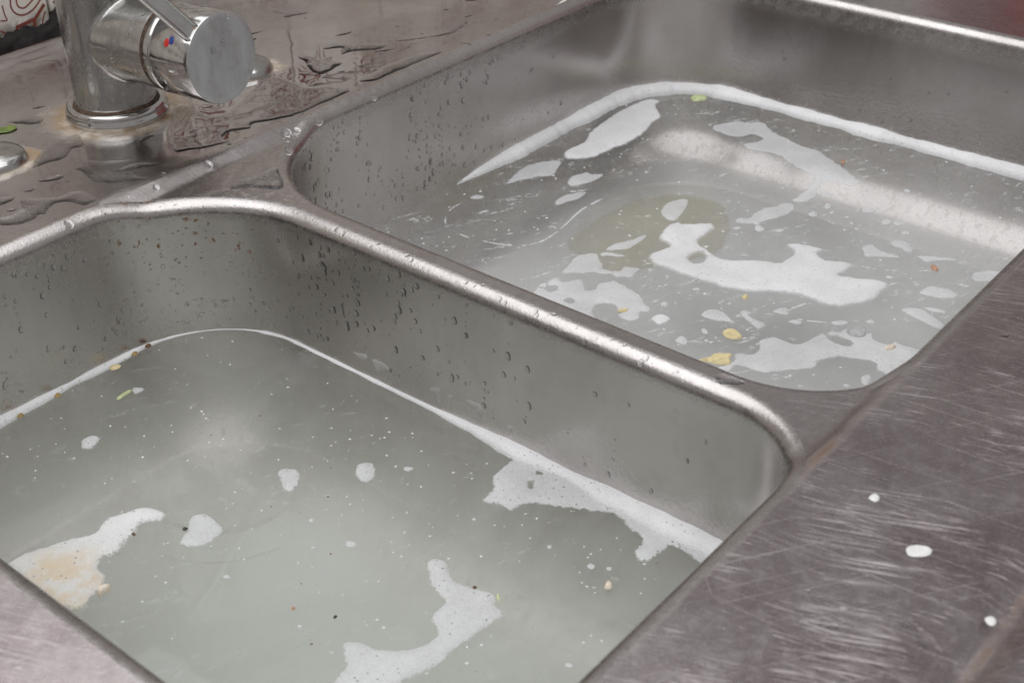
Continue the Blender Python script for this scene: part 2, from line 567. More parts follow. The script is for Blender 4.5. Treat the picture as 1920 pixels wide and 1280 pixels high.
FACE = mat_face()
RUST = mat_plain('rust', (.085, .052, .032), .8, .7, 420, bump=.0003)
TILE = mat_tile()
PRINT = mat_plain('brown_print', (.22, .05, .035), .2, .15, 90)
MOULD = mat_plain('black_mould', (.014, .012, .011), .75, .6, 160, bump=.0012)
GROUT = mat_plain('dirty_grout', (.06, .05, .04), .9, .5, 120, bump=.001)
FOAM = mat_foam('white_foam', (.82, .82, .83), .5, .93, None, .9, .35)
FOAMR = mat_foam('rim_foam', (.84, .84, .85), .6, 1.0, None, 0.0)
FOAM1 = mat_foam('bubbly_foam', (.70, .71, .715), 1.0, .79)
FOAMT = mat_foam('thin_foam', (.75, .755, .765), .35, .72, None, 1.0, .35)
FOAMB = mat_foam('browned_foam', (.74, .75, .74), .85, 1.0, (tuple(at(105, 1105, -.088)), .034, (.64, .54, .40)))
WATER1 = mat_water('dishwater_green', (.952, .977, .935), 9.0, .35, .5)
WATER2 = mat_water('dishwater_grey', (.975, .982, .985), 4.3, 1.3, .5)
CLEAR = mat_clear('clear_water', 1.35)
DROPW = mat_clear('drop_water', 1.31)
RED = mat_plain('red_enamel', (.62, .03, .02), .25, .1)
BLUE = mat_plain('blue_enamel', (.03, .06, .28), .25, .1)
LEAF = mat_plain('green_leaf', (.16, .22, .05), .5, .35, 200, bump=.0004)
LIME = mat_plain('lime_scrap', (.50, .56, .30), .5, .25, 200)
YEL = mat_plain('yellow_scrap', (.68, .58, .32), .5, .25, 130, bump=.0004)
OCHRE = mat_plain('ochre_crumb_and_reflection', (.32, .22, .08), .35, .25, 60)  # colours the painted reflection on the back ledge and some real crumbs
PALE = mat_plain('pale_crumb', (.72, .64, .52), .6, .2, 200, bump=.0004)
ORANGE = mat_plain('orange_crumb', (.46, .26, .16), .5, .2, 200)
BROWN = mat_plain('brown_crumb', (.14, .07, .03), .6, .3, 300, bump=.0004)
DARK = mat_plain('dark_crumb', (.035, .035, .03), .5, .3, 300)
WHITE = mat_plain('white_fleck', (.78, .78, .76), .6, .08, 300)
GREASE = mat_foam('yellowish_grease', (.60, .56, .40), .0, .60)
CLOTH = mat_backdrop()

# ------------------------------------------------------------------ the sink
D_REC = 0.0052                          # how far the bridge between the bowls lies below the ledges
WATER_Z = -0.088


def rr(x0, x1, y0, y1, r, nc=26, ns=46):
    """rounded rectangle, counter-clockwise, same indexing for every size"""
    out = []
    rf_, rb_ = (r if np.ndim(r) else (r, r))            # front corners, back corners
    cs = [(x1 - rf_, y0 + rf_, -90, rf_), (x1 - rb_, y1 - rb_, 0, rb_), (x0 + rb_, y1 - rb_, 90, rb_), (x0 + rf_, y0 + rf_, 180, rf_)]
    for i, (cx, cy, a0, r) in enumerate(cs):
        c = [(cx + r * math.cos(math.radians(a0 + 90 * k / nc)), cy + r * math.sin(math.radians(a0 + 90 * k / nc))) for k in range(nc + 1)]
        out += c
        nx, ny, na, rn = cs[(i + 1) % 4]
        s = (nx + rn * math.cos(math.radians(na)), ny + rn * math.sin(math.radians(na)))
        e = c[-1]
        out += [(e[0] + (s[0] - e[0]) * k / ns, e[1] + (s[1] - e[1]) * k / ns) for k in range(1, ns)]
    return np.array(out)


RB = 0.0075
BOWLS = [dict(T=(.158, .4044, .1785, .5660), W=(.163, .4040, .182, .5637), rT=np.array([.046, .078]), rW=np.array([.044, .064]), floor=-.164, rf=.070),
         dict(T=(.4245, .862, .1785, .5660), W=(.4255, .8546, .182, .561), rT=np.array([.054, .086]), rW=np.array([.048, .070]), floor=-.140, rf=.046)]
REC = (BOWLS[0]['T'][0] - RB, BOWLS[1]['T'][1] + RB, BOWLS[0]['T'][2] - RB, BOWLS[0]['T'][3] + RB)
REC_R = .086


def sd_rr(P, rect, r):
    x0, x1, y0, y1 = rect
    c = np.array([(x0 + x1) / 2, (y0 + y1) / 2])
    h = np.array([(x1 - x0) / 2 - r, (y1 - y0) / 2 - r])
    q = np.abs(P - c) - h
    return np.linalg.norm(np.maximum(q, 0), axis=1) + np.minimum(q.max(1), 0) - r


def sstep(a, b, v):
    t = np.clip((v - a) / (b - a), 0, 1)
    return t * t * (3 - 2 * t)


def S(P):
    P = np.asarray(P, float)
    s = -sd_rr(P, REC, REC_R)
    z = -D_REC * sstep(0.0, .011, s)
    y = P[:, 1]
    z = z + .0075 * np.exp(-((y - .788) / .011) ** 2)          # upstand at the wall
    z = z - .0030 * np.exp(-((y - .0845) / .0055) ** 2)        # groove behind the front lip
    z = z + .0042 * sstep(.081, .068, y) - .012 * sstep(.056, .043, y) ** 2
    return z


def bowl_loop(B, z):
    u = (z - (-RB)) / (WATER_Z + RB)
    T, Wr = np.array(B['T']), np.array(B['W'])
    return tuple(T + (Wr - T) * u), B['rT'] + (B['rW'] - B['rT']) * u


def make_bowl(B, parent):
    outer = rr(B['T'][0] - RB, B['T'][1] + RB, B['T'][2] - RB, B['T'][3] + RB, B['rT'] + RB)
    zt = S(outer)
    rings = []
    for k in range(9):
        ph = math.pi / 2 * k / 8
        o = RB * (1 - math.sin(ph))
        L = rr(B['T'][0] - o, B['T'][1] + o, B['T'][2] - o, B['T'][3] + o, B['rT'] + o)
        rings.append(np.column_stack([L, zt - RB * (1 - math.cos(ph))]))
    z_end = B['floor'] + B['rf']
    for k in range(1, 15):
        u = k / 14
        z = -RB + (z_end + RB) * u
        rect, r = bowl_loop(B, z)
        L = rr(*rect, r)
        zz = (zt - RB) * (1 - u) + z_end * u
        rings.append(np.column_stack([L, zz]))
    rect, r = bowl_loop(B, z_end)
    rf = B['rf']
    for k in range(1, 13):
        ph = math.pi / 2 * k / 12
        o = rf * (1 - math.cos(ph))
        L = rr(rect[0] + o, rect[1] - o, rect[2] + o, rect[3] - o, np.maximum(r - o, .012))
        rings.append(np.column_stack([L, np.full(len(L), z_end - rf * math.sin(ph))]))
    for e in (.002, .012):                # flat margin so the floor shades flat
        L = rr(rect[0] + rf + e, rect[1] - rf - e, rect[2] + rf + e, rect[3] - rf - e, np.maximum(r - rf - e, .010))
        rings.append(np.column_stack([L, np.full(len(L), z_end - rf)]))
    n = len(outer)
    V = np.concatenate(rings)
    Fc = []
    for i in range(len(rings) - 1):
        for k in range(n):
            k2 = (k + 1) % n
            Fc.append((i * n + k, (i + 1) * n + k, (i + 1) * n + k2, i * n + k2))
    Fc = [f[::-1] for f in Fc]
    Fc.append(tuple((len(rings) - 1) * n + k for k in range(n)))
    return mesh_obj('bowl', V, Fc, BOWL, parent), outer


sink = empty('double_sink', (0, 0, 0))
tag(sink, 'worn stainless steel double sink with two full bowls and a scratched ledge', 'sink')
bowl1, out1 = make_bowl(BOWLS[0], sink)
bowl2, out2 = make_bowl(BOWLS[1], sink)

X0, X1, Y0, Y1 = -.25, 1.50, .042, .800
pts = []
for y in list(np.arange(.043, .098, .0018)) + [.11, .13, .15, .165] + [.59, .61, .63, .66, .69, .72, .75] + list(np.arange(.758, .80, .0025)):
    for x in np.arange(X0, X1 + .001, .025): pts.append((x, y))
for x in list(np.arange(X0 + .02, .13, .03)) + list(np.arange(.89, X1, .03)):
    for y in np.arange(.18, .58, .03): pts.append((x, y))
for s in (-.005, .0008, .0018, .003, .0042, .0055, .007, .0085, .010, .012, .016):
    L = rr(REC[0] + s, REC[1] - s, REC[2] + s, REC[3] - s, max(REC_R - s, .01), 30, 90)
    pts += [tuple(p) for p in L]
for x in np.arange(.4123, .4175, .0016):
    for y in np.arange(.185, .575, .006): pts.append((x, y))
pts = np.array(pts)
pts = pts[~inside(pts, out1) & ~inside(pts, out2)]
pts = pts[segdist(pts, [out1, out2]) > .0003]
bx = [(x, Y0) for x in np.arange(X0, X1, .025)] + [(X1, y) for y in np.arange(Y0, Y1, .02)] + [(x, Y1) for x in np.arange(X1, X0, -.025)] + [(X0, y) for y in np.arange(Y1, Y0, -.02)]
bx = np.array(bx)
V, Fc = cdt(pts, [bx, out1, out2])
c = V[Fc].mean(1)
kp = inside(c, bx) & ~inside(c, out1) & ~inside(c, out2)
Fc = Fc[kp]
P = np.column_stack([V, S(V)])
a = P[Fc]
nz = np.cross(a[:, 1] - a[:, 0], a[:, 2] - a[:, 0])[:, 2]
Fc[nz < 0] = Fc[nz < 0][:, ::-1]
deck = mesh_obj('ledge', P, Fc, DECK, sink)
# front apron under the lip
zf = float(S(np.array([[.5, Y0]]))[0])
ap = []
for k, (yy, zz) in enumerate(((Y0 + .0003, zf), (Y0 - .003, zf - .006), (Y0 - .004, zf - .03), (Y0 - .004, -.24))):
    ap += [(X0, yy, zz), (X1, yy, zz)]
mesh_obj('apron', ap, [(2 * k, 2 * k + 2, 2 * k + 3, 2 * k + 1) for k in range(3)], mat_plain('apron_enamel', (.06, .03, .03), .5, .3, 20), sink)

# waste outlets on the bowl floors
for B, (dx, dy) in zip(BOWLS[:1], (tuple(at(450, 822, -.160)[:2] - .042 * np.array([.76, .65])), (.64, .37))):
    bm = bmesh.new()
    lathe(bm, (dx, dy, B['floor'] + .0003), (0, 0, 1), [(0, .062), (.0015, .053), (.0035, .0455), (.0036, .0438), (.0018, .0405), (.0006, .036), (.0004, .030), (.0004, 0)], 48)
    bm_obj('waste_outlet', bm, BOWL, sink)

# ------------------------------------------------------------------ dishwater
for B, mt, nm in ((BOWLS[0], WATER1, 'water'), (BOWLS[1], WATER2, 'water')):
    lv = []
    for k in range(5):                  # a closed body of water, its sides and bottom just inside the steel
        zz = WATER_Z + (B['floor'] + B['rf'] - WATER_Z) * k / 4 if B['floor'] + B['rf'] < WATER_Z else WATER_Z
        rect, r = bowl_loop(B, zz)
        lv.append((rect, r, zz, -.0008))
    z_e = min(WATER_Z, B['floor'] + B['rf'])
    z_e0 = B['floor'] + B['rf']
    ph0 = math.asin(max(0, min(1, (z_e0 - z_e) / B['rf'])))
    rect, r = bowl_loop(B, z_e0)
    lv = [l for i_, l in enumerate(lv) if z_e0 < WATER_Z or i_ == 0]
    for k in range(1, 13):
        ph = ph0 + (math.pi / 2 - ph0) * k / 12
        o_ = B['rf'] * (1 - math.cos(ph)) - .0008
        lv.append((tuple(np.array(rect) + np.array([o_ + .0008, -o_ - .0008, o_ + .0008, -o_ - .0008])), np.maximum(r - o_, .012), z_e0 - B['rf'] * math.sin(ph) - .0008, -.0008))
    Vw, Fw = [], []
    for (rect_, r_, zz, g_) in lv:
        L = rr(rect_[0] + g_, rect_[1] - g_, rect_[2] + g_, rect_[3] - g_, r_)
        Vw += [(x, y, zz) for x, y in L]
    nL = len(L)
    for i_ in range(len(lv) - 1):
        Fw += [(i_ * nL + k, (i_ + 1) * nL + k, (i_ + 1) * nL + (k + 1) % nL, i_ * nL + (k + 1) % nL) for k in range(nL)]
    Fw.append(tuple(range(nL)))
    Fw.append(tuple(range((len(lv) - 1) * nL, len(lv) * nL))[::-1])
    w = mesh_obj(nm, Vw, Fw, mt, smooth=False)
    tag(w, kind='structure')


# ------------------------------------------------------------------ wall behind the sink
WY = .812
wall = empty('tiled_wall', (0, WY, 0))
tag(wall, 'cream tiled wall printed with brown line figures behind the tap', 'wall')
PITCH, TS = .104, .1018
corner = ony(98, 73, WY)
gx0 = corner[0] + (PITCH - TS) / 2      # a grout line
gz0 = .006
bm = bmesh.new()
bmesh.ops.create_cube(bm, size=1, matrix=Matrix.Translation((.65, WY + .012, .118)) @ Matrix.Diagonal((2.2, .016, .40, 1)))
bk = bm_obj('backing', bm, GROUT, None, False)
bk.parent = wall
bk.matrix_parent_inverse = Matrix.Translation((0, -WY, 0))


def tile_mesh():
    bm = bmesh.new()
    bmesh.ops.create_cube(bm, size=1, matrix=Matrix.Diagonal((TS, .007, TS, 1)))
    bmesh.ops.bevel(bm, geom=[e for e in bm.edges], offset=.0022, segments=3, affect='EDGES', profile=.6)
    me = bpy.data.meshes.new('tile')
    bm.to_mesh(me)
    bm.free()
    me.polygons.foreach_set('use_smooth', [True] * len(me.polygons))
    me.materials.append(TILE)
    return me


def print_mesh():
    z = 11.64
    lines = [([(965, -30), (700, 400), (300, 580), (340, 880)], 52), ([(690, 400), (685, 800)], 50),
             ([(150, -150), (160, 0), (170, 130), (230, 240), (320, 300), (420, 315), (520, 290), (650, 200), (740, 90), (860, -90)], 24),
             ([(280, -130), (290, 0), (310, 90), (360, 150), (420, 165), (490, 145), (570, 70), (700, -80)], 22),
             ([(430, 680), (580, 620), (580, 770), (440, 830), (430, 680)], 20),
             ([(1020, 100), (940, 200), (890, 330), (865, 470), (870, 590), (900, 690), (950, 780)], 22),
             ([(1055, 240), (1000, 400), (980, 500), (985, 600), (1040, 670)], 20),
             ([(-20, 100), (0, 180), (40, 320), (90, 410), (80, 435), (-60, 440)], 20), ([(-60, 660), (0, 680), (70, 730), (130, 830)], 22)]
    V, Fc = [], []
    cx, cz = gx0 - PITCH / 2, gz0 + PITCH / 2
    for pl, w in lines:
        q = np.array([ony(a / z, b / z, WY)[[0, 2]] for a, b in pl])
        q = q - np.array([cx, cz])
        q = catmull(q, .0012, False) if len(q) > 5 else np.concatenate([np.linspace(a, b, 24)[:-1] for a, b in zip(q, q[1:])] + [q[-1:]])
        q = q[(np.abs(q[:, 0]) < .0485) & (np.abs(q[:, 1]) < .0485)] if True else q
        if len(q) < 2: continue
        hw = w / z * .00038 * .5 * 1.4
        t = np.gradient(q, axis=0)
        t /= np.maximum(np.linalg.norm(t, axis=1), 1e-9)[:, None]
        nn = np.stack([-t[:, 1], t[:, 0]], 1)
        for sx in (1, -1):
            for sz in (1, -1):
                b0 = len(V)
                for p, n_ in zip(q, nn):
                    for sg in (-1, 1):
                        V.append(((p[0] + n_[0] * hw * sg) * sx, -.0037, (p[1] + n_[1] * hw * sg) * sz))
                for i in range(len(q) - 1):
                    f = (b0 + 2 * i, b0 + 2 * i + 1, b0 + 2 * i + 3, b0 + 2 * i + 2)
                    Fc.append(f)
    me = bpy.data.meshes.new('print')
    me.from_pydata(V, [], Fc)
    me.materials.append(PRINT)
    return me


TM, PM = tile_mesh(), print_mesh()
for i in range(-5, 11):
    for j in range(3):
        t = bpy.data.objects.new('tile', TM)
        COL.objects.link(t)
        t.parent = wall
        t.location = (gx0 - PITCH / 2 + i * PITCH + rnd.uniform(-.0006, .0006), rnd.uniform(-.0006, .0006), gz0 + PITCH / 2 + j * PITCH)
        t.rotation_euler = (rnd.uniform(-.006, .006), rnd.uniform(-.006, .006), rnd.uniform(-.006, .006))
        p = bpy.data.objects.new('print', PM)
        COL.objects.link(p)
        p.parent = t

# mouldy sealant where the sink meets the tiles
Vv, Ff = [], []
xs = np.arange(-.2, 1.45, .0016)
nr_ = 12
for i, x in enumerate(xs):
    for k in range(nr_ + 1):
        th = math.pi * .62 * k / nr_ - .1
        q = np.array([[x, k * .004], [x * 1.7 + 3, k * .006 + 9], [x, 50 + k * .05]])
        rr_ = .0095 + .007 * math.exp(-((x - gx0 - .006) / .007) ** 2) + .006 * (vnoise(q[:1] + 5, 60)[0] - .4) + .0032 * (vnoise(q[1:2], 130)[0] - .5) + .0016 * (vnoise(q[2:3], 420)[0] - .5)
        Vv.append((x, WY - .002 - rr_ * math.cos(th) * .95, .003 + rr_ * math.sin(th) * 1.05))
for i in range(len(xs) - 1):
    for k in range(nr_):
        a0 = i * (nr_ + 1) + k
        Ff.append((a0, a0 + 1, a0 + nr_ + 2, a0 + nr_ + 1))
seal = mesh_obj('sealant', Vv, Ff, MOULD)
tag(seal, 'lumpy black mouldy sealant between the tiles and the sink', 'sealant')

# red striped cloth hanging past the far end, seen only as a reflection in the ledge
bm = bmesh.new()
g = bmesh.ops.create_grid(bm, x_segments=80, y_segments=4, size=.5)
for v in bm.verts:
    yy, zz = v.co.x * .95, v.co.y * .46
    v.co = Vector((1.72 + .02 * math.sin(yy * 40),   .22 + yy, .22 + zz))
cl = bm_obj('curtain', bm, CLOTH)
tag(cl, 'red and dark striped cloth hanging beyond the far end of the sink', 'curtain')

# ------------------------------------------------------------------ mixer tap
AX = Vector((.068, -.9965, .040)).normalized()
AO = Vector((TAP[0] + .0035, TAP[1], .0490))
AL, AR = .0950, .0252
tap = empty('mixer_tap', TAP)
tag(tap, 'dull chrome mixer tap with a lever and round end cap', 'tap')


def tpart(name, bm, mat, parent=tap, smooth=True):
    o = bm_obj(name, bm, mat, None, smooth)
    o.parent = parent
    o.matrix_parent_inverse = Matrix.Translation((-TAP[0], -TAP[1], -TAP[2]))
    return o


bm = bmesh.new()
lathe(bm, TAP, (0, 0, 1), [(0.004, 0), (.004, .0236), (.03, .0236), (.06, .0236), (.10, .0236), (.16, .0236), (.22, .0236), (.22, 0)], 96)
lathe(bm, AO, AX, [(-.010, 0), (-.010, .0240), (.02, .0240), (.04, .0243), (.0575, .0246), (.0575, 0)], 96)
body = tpart('body', bm, CHROME)
md = body.modifiers.new('join', 'REMESH')
md.mode = 'VOXEL'
md.voxel_size = .0009
md.use_smooth_shade = True
md = body.modifiers.new('soften', 'SMOOTH')
md.factor, md.iterations = .5, 14
bm = bmesh.new()
lathe(bm, TAP, (0, 0, 1), [(0, .0300), (.002, .0306), (.0040, .0303), (.0052, .0292), (.0060, .0294), (.0078, .0292), (.0090, .0280), (.0092, .0262), (.0075, .0250), (.0075, .0225)], 96)
tpart('base_ring', bm, CHROME2)
bm = bmesh.new()
lathe(bm, TAP, (0, 0, 1), [(.0070, .0258), (.0086, .0250), (.0100, .0236), (.0100, .0228)], 96)
tpart('rust_ring', bm, RUST)
bm = bmesh.new()
lathe(bm, AO, AX, [(.0555, .0238), (.0560, .0247), (.0586, .0247), (.0590, .0238)], 96)
tpart('joint_ring', bm, RUST)
bm = bmesh.new()
lathe(bm, AO, AX, [(.0586, .0235), (.0588, .0248), (.0592, .0252), (.0640, .0252), (.0645, .0248), (.0650, .0252), (.080, AR), (AL - .0012, AR), (AL - .0003, AR - .0004)], 128)
sleeve = tpart('end_cap', bm, CHROME2)
bm = bmesh.new()
lathe(bm, AO, AX, [(AL - .0003, AR - .0004), (AL, AR - .0010), (AL + .0001, AR - .004), (AL + .0001, 0)], 128)
tpart('cap_face', bm, FACE)


def cap_pt(t, ang, r=AR):               # ang measured from +X towards +Z round the arm axis
    ex = Vector((1, 0, 0)) - AX * AX.x
    ex.normalize()
    ez = -AX.cross(ex)
    if ez.z < 0: ez = -ez
    n_ = ex * math.cos(ang) + ez * math.sin(ang)
    return AO + AX * t + n_ * r, n_


# lever: a channelled bar rising from the cap
LP, LN = cap_pt(AL - .0030, math.radians(131), AR - .0015)
LD = Vector((-.60, .20, .775)).normalized()
LH = (AX - LD * AX.dot(LD)).normalized()
LW = LD.cross(LH)
sec = [(-.0050, -.0022), (-.0056, .0000), (-.0052, .0022), (-.0042, .0028), (-.0034, .0014), (.0034, .0014), (.0042, .0028), (.0052, .0022), (.0056, .0000), (.0050, -.0022)]
bm = bmesh.new()
prev = None
stn = [(-.0020, .72), (-.0012, .9), (.0002, .98), (.003, 1), (.02, 1), (.05, 1), (.10, .98)]
for t, s in stn:
    ring = [bm.verts.new(LP + LD * t + LW * (w * s) + LH * (h * (.6 + .4 * s))) for w, h in sec]
    if prev:
        for k in range(len(sec)):
            k2 = (k + 1) % len(sec)
            bm.faces.new((prev[k], prev[k2], ring[k2], ring[k]))
    else:
        bm.faces.new(ring)
    prev = ring
bm.faces.new(prev)
lev = tpart('lever', bm, CHROME2)
bv = lev.modifiers.new('round', 'BEVEL')
bv.width, bv.segments, bv.limit_method, bv.angle_limit = .0006, 2, 'ANGLE', math.radians(25)
# red and blue indicator, rust round the lever foot
for nm, da, dt, mt in (('red_dot', 3, 0.0, RED), ('blue_dot', -1, .004, BLUE)):
    bm = bmesh.new()
    p_, n_ = cap_pt(.0775 + dt * .8, math.radians(147 + da), AR - .0004)
    lathe(bm, p_, n_, [(0, .0025), (.0003, .0024), (.0005, .0016), (.0005, 0)], 24, hint=AX)
    tpart('indicator', bm, mt)
bm = bmesh.new()
p_, n_ = cap_pt(AL - .0075, math.radians(126), AR - .0003)
lathe(bm, p_, n_, [(0, .0052), (.0004, .0042), (.0007, .0025), (.0006, 0)], 18, hint=AX)
for v in bm.verts: v.co += Vector((rnd.uniform(-.0008, .0008), rnd.uniform(-.0012, .0012), rnd.uniform(-.0006, .0006)))
tpart('lime_crust', bm, mat_plain('orange_lime', (.50, .30, .16), .8, .4, 300, bump=.0004))

# domed covers over the unused tap holes
for k, (cpos, lab) in enumerate(zip(CAPS, ('domed steel hole cover at the left edge, rusty round its rim', 'domed steel hole cover half hidden behind the tap end cap'))):
    bm = bmesh.new()
    rc = .0195 if k == 0 else .0185
    prof = [(0, rc), (.0010, rc + .0002), (.0022, rc - .0006)] + [(.0022 + .0062 * math.sin(math.pi / 2 * u), (rc - .0006) * math.cos(math.pi / 2 * u)) for u in (.15, .3, .45, .6, .75, .88)] + [(.0085, 0)]
    lathe(bm, cpos, (0, 0, 1), prof, 56)
    o = bm_obj('hole_cover', bm, CHROME)
    tag(o, lab, 'hole cover', 'domed hole covers beside the tap')

# ------------------------------------------------------------------ foam clinging along the waterline
def bowl_point(B, s, z):
    """s: index along the loop (float); returns point, inward normal"""
    rect, r = bowl_loop(B, z)
    L = rr(*rect, r)
    n = len(L)
    i = int(math.floor(s)) % n
    f = s - math.floor(s)
    p = L[i] * (1 - f) + L[(i + 1) % n] * f
    t = L[(i + 1) % n] - L[i - 1]
    t /= max(np.linalg.norm(t), 1e-9)
    return np.array([p[0], p[1], z]), np.array([-t[1], t[0], 0.0])


def nearest_s(B, p, z=WATER_Z):
    rect, r = bowl_loop(B, z)
    L = rr(*rect, r)
    return int(np.argmin(((L - np.asarray(p)[:2]) ** 2).sum(1)))


def foam_band(B, keys, mat, label, seed):
    """keys: (pixel x, pixel y on the waterline, width inwards m, height on the wall m)"""
    rect, r = bowl_loop(B, WATER_Z)
    L = rr(*rect, r)
    n = len(L)
    ss = [nearest_s(B, at(k[0], k[1], WATER_Z)) for k in keys]
    if ss[0] < ss[-1] - n / 2: pass
    st = np.array(ss, float)
    dirn = 1 if ((ss[1] - ss[0]) % n) < n / 2 else -1
    un = [st[0]]
    for q in st[1:]:
        d = (q - un[-1]) * dirn % n
        if d > n * .75: d -= n
        un.append(un[-1] + dirn * d)
    un = np.array(un)
    par = np.abs(un - un[0])
    keep = np.concatenate([[True], np.diff(par) > 0])
    par, un = par[keep], un[keep]
    kw = np.array([k[2] for k in keys])[keep]
    kh = np.array([k[3] for k in keys])[keep]
    cs = np.linspace(0, par[-1], int(par[-1] * 4))
    Vv, Ff = [], []
    m_ = 9
    for i, q in enumerate(cs):
        s = un[0] + dirn * q
        p, nn = bowl_point(B, s, WATER_Z)
        w, h = np.interp(q, par, kw), np.interp(q, par, kh)
        nz = vnoise(np.array([[p[0] + seed, p[1]]]), 60)[0] - .5
        nz2 = vnoise(np.array([[p[0] + seed, p[1]]]), 190)[0] - .5
        w *= 1 + .55 * nz + .20 * nz2
        h *= 1 + .32 * nz + .14 * nz2
        for k in range(m_):
            th = math.pi / 2 * k / (m_ - 1)
            e = .8
            a_ = math.cos(th) ** e
            b_ = math.sin(th) ** e
            q3 = p + nn * (w * a_ - .0012) + np.array([0, 0, h * b_ - .0002])
            Vv.append(q3)
    for i in range(len(cs) - 1):
        for k in range(m_ - 1):
            a0 = i * m_ + k
            f = (a0, a0 + 1, a0 + m_ + 1, a0 + m_)
            Ff.append(f if dirn < 0 else f[::-1])
    o = mesh_obj('foam_line', Vv, Ff, mat)
    return tag(o, label, 'foam')


foam_band(BOWLS[1], [(850, 350, .0005, .0004), (900, 325, .0045, .0040), (960, 292, .0085, .0062), (1050, 240, .0100, .0075), (1150, 190, .0105, .0075), (1200, 172, .0105, .0072), (1260, 165, .0105, .0070),
                     (1340, 170, .0105, .0065), (1414, 190, .0095, .0062), (1550, 228, .0090, .0060), (1700, 272, .0085, .0058), (1800, 304, .0095, .0065), (1920, 343, .0110, .0075), (2100, 400, .0100, .006)],
          FOAMR, 'thick white foam rim along the back and far walls of the far bowl', 0)
foam_band(BOWLS[0], [(-60, 830, .006, .004), (0, 790, .0055, .0040), (60, 757, .0042, .0032), (150, 715, .0034, .0028), (240, 668, .0036, .0024), (300, 640, .0022, .0016), (360, 622, .0016, .0012), (430, 615, .0014, .0010), (500, 622, .0022, .0010), (560, 648, .0022, .0010), (640, 682, .0022, .0010)],
          FOAMR, 'thin dirty foam rim along the back wall of the near bowl', 3)
foam_band(BOWLS[0], [(540, 640, .0021, .0010), (640, 682, .0024, .0013), (760, 740, .0024, .0015), (830, 770, .0030, .0022), (880, 797, .0050, .0036), (960, 836, .0070, .0046), (1060, 885, .0085, .0050), (1200, 958, .0090, .0055), (1300, 1008, .0095, .0060), (1380, 1048, .0100, .0060)],
          FOAMR, 'white foam rim along the dividing wall of the near bowl', 7)

# ------------------------------------------------------------------ foam patches on the water
Z = WATER_Z
z7 = lambda p: zoomed(p, 0, 850, 2.977, Z)
z8 = lambda p: zoomed(p, 640, 850, 2.977, Z)
z4 = lambda p: zoomed(p, 0, 430, 2.977, Z)
z2 = lambda p: zoomed(p, 640, 0, 2.977, Z)
zE = lambda p: zoomed(p, 860, 800, 3.84, Z)
zB = lambda p: zoomed(p, 1200, 150, 4.74, Z)
zC = lambda p: zoomed(p, 1000, 330, 4.74, Z)
zD = lambda p: zoomed(p, 1360, 330, 4.74, Z)
zF = lambda p: zoomed(p, 1600, 400, 5.82, Z)
zH = lambda p: zoomed(p, 1000, 500, 4.74, Z)
zJ = lambda p: zoomed(p, 1360, 500, 4.74, Z)
cat_ = lambda *a: np.concatenate(a)
NEAR = 'foam patches on the near bowl'
FAR = 'foam patches on the far bowl'


def foam(label, outline, mat=FOAM, thick=.0011, edgew=.0026, holes=(), group=None, wob=.0005, lump=.0004, sp=.0028):
    o = patch('foam_patch', outline, mat, Z + .0002, thick, edgew, sp, holes, wob=wob, lump=lump)
    return tag(o, label, 'foam', group)


# near bowl
foam('bubbly foam tongue browned at the bottom, by the near left rim',
     z7([(70, 600), (120, 565), (250, 525), (400, 480), (520, 450), (560, 400), (600, 360), (700, 335), (780, 305), (850, 305), (930, 335), (915, 372), (850, 385), (790, 400), (740, 460), (690, 520), (650, 560), (580, 600), (560, 640), (590, 690), (590, 740), (540, 790), (500, 840), (440, 890), (300, 850), (120, 720), (30, 640)]),
     FOAMB, .0022, .005, group=NEAR)
foam('rounded foam blob with a dark speck on its left edge, right of the browned foam',
     z7([(1000, 495), (1038, 420), (1060, 360), (1110, 335), (1180, 350), (1230, 400), (1250, 430), (1200, 480), (1130, 515), (1050, 525), (1000, 508)]), FOAM1, group=NEAR)
foam('shield shaped foam spot in the pale middle of the near bowl', z7([(1545, 120), (1570, 90), (1640, 85), (1675, 110), (1668, 170), (1640, 210), (1600, 218), (1570, 190)]), FOAM1, group=NEAR)
foam('small squarish foam spot on the open water of the near bowl', z8([(80, 100), (85, 65), (120, 50), (175, 55), (190, 90), (185, 130), (150, 162), (105, 158), (82, 130)]), FOAM1, group=NEAR)
foam('tiny foam crumb right of the squarish foam spot', z8([(340, 68), (375, 74), (405, 78), (400, 100), (362, 102)]), FOAM1, group=NEAR, wob=.0002)
foam('long bent foam patch reaching the bottom of the picture in the near bowl',
     z8([(470, 620), (500, 590), (560, 590), (600, 620), (615, 680), (650, 720), (740, 750), (800, 765), (860, 790), (865, 850), (905, 880), (900, 910), (840, 960), (760, 1010), (680, 1060), (600, 1130), (540, 1190), (480, 1220), (420, 1240), (350, 1280), (300, 1340), (100, 1380), (-60, 1370), (-25, 1240), (20, 1190), (0, 1110), (0, 1070), (50, 1045), (120, 1055), (180, 1085), (300, 1095), (400, 1090), (480, 1060), (530, 1010), (530, 970), (495, 940), (510, 890), (560, 850), (570, 820), (520, 770), (490, 730), (485, 670)]),
     FOAM1, .0014, .0035, group=NEAR)
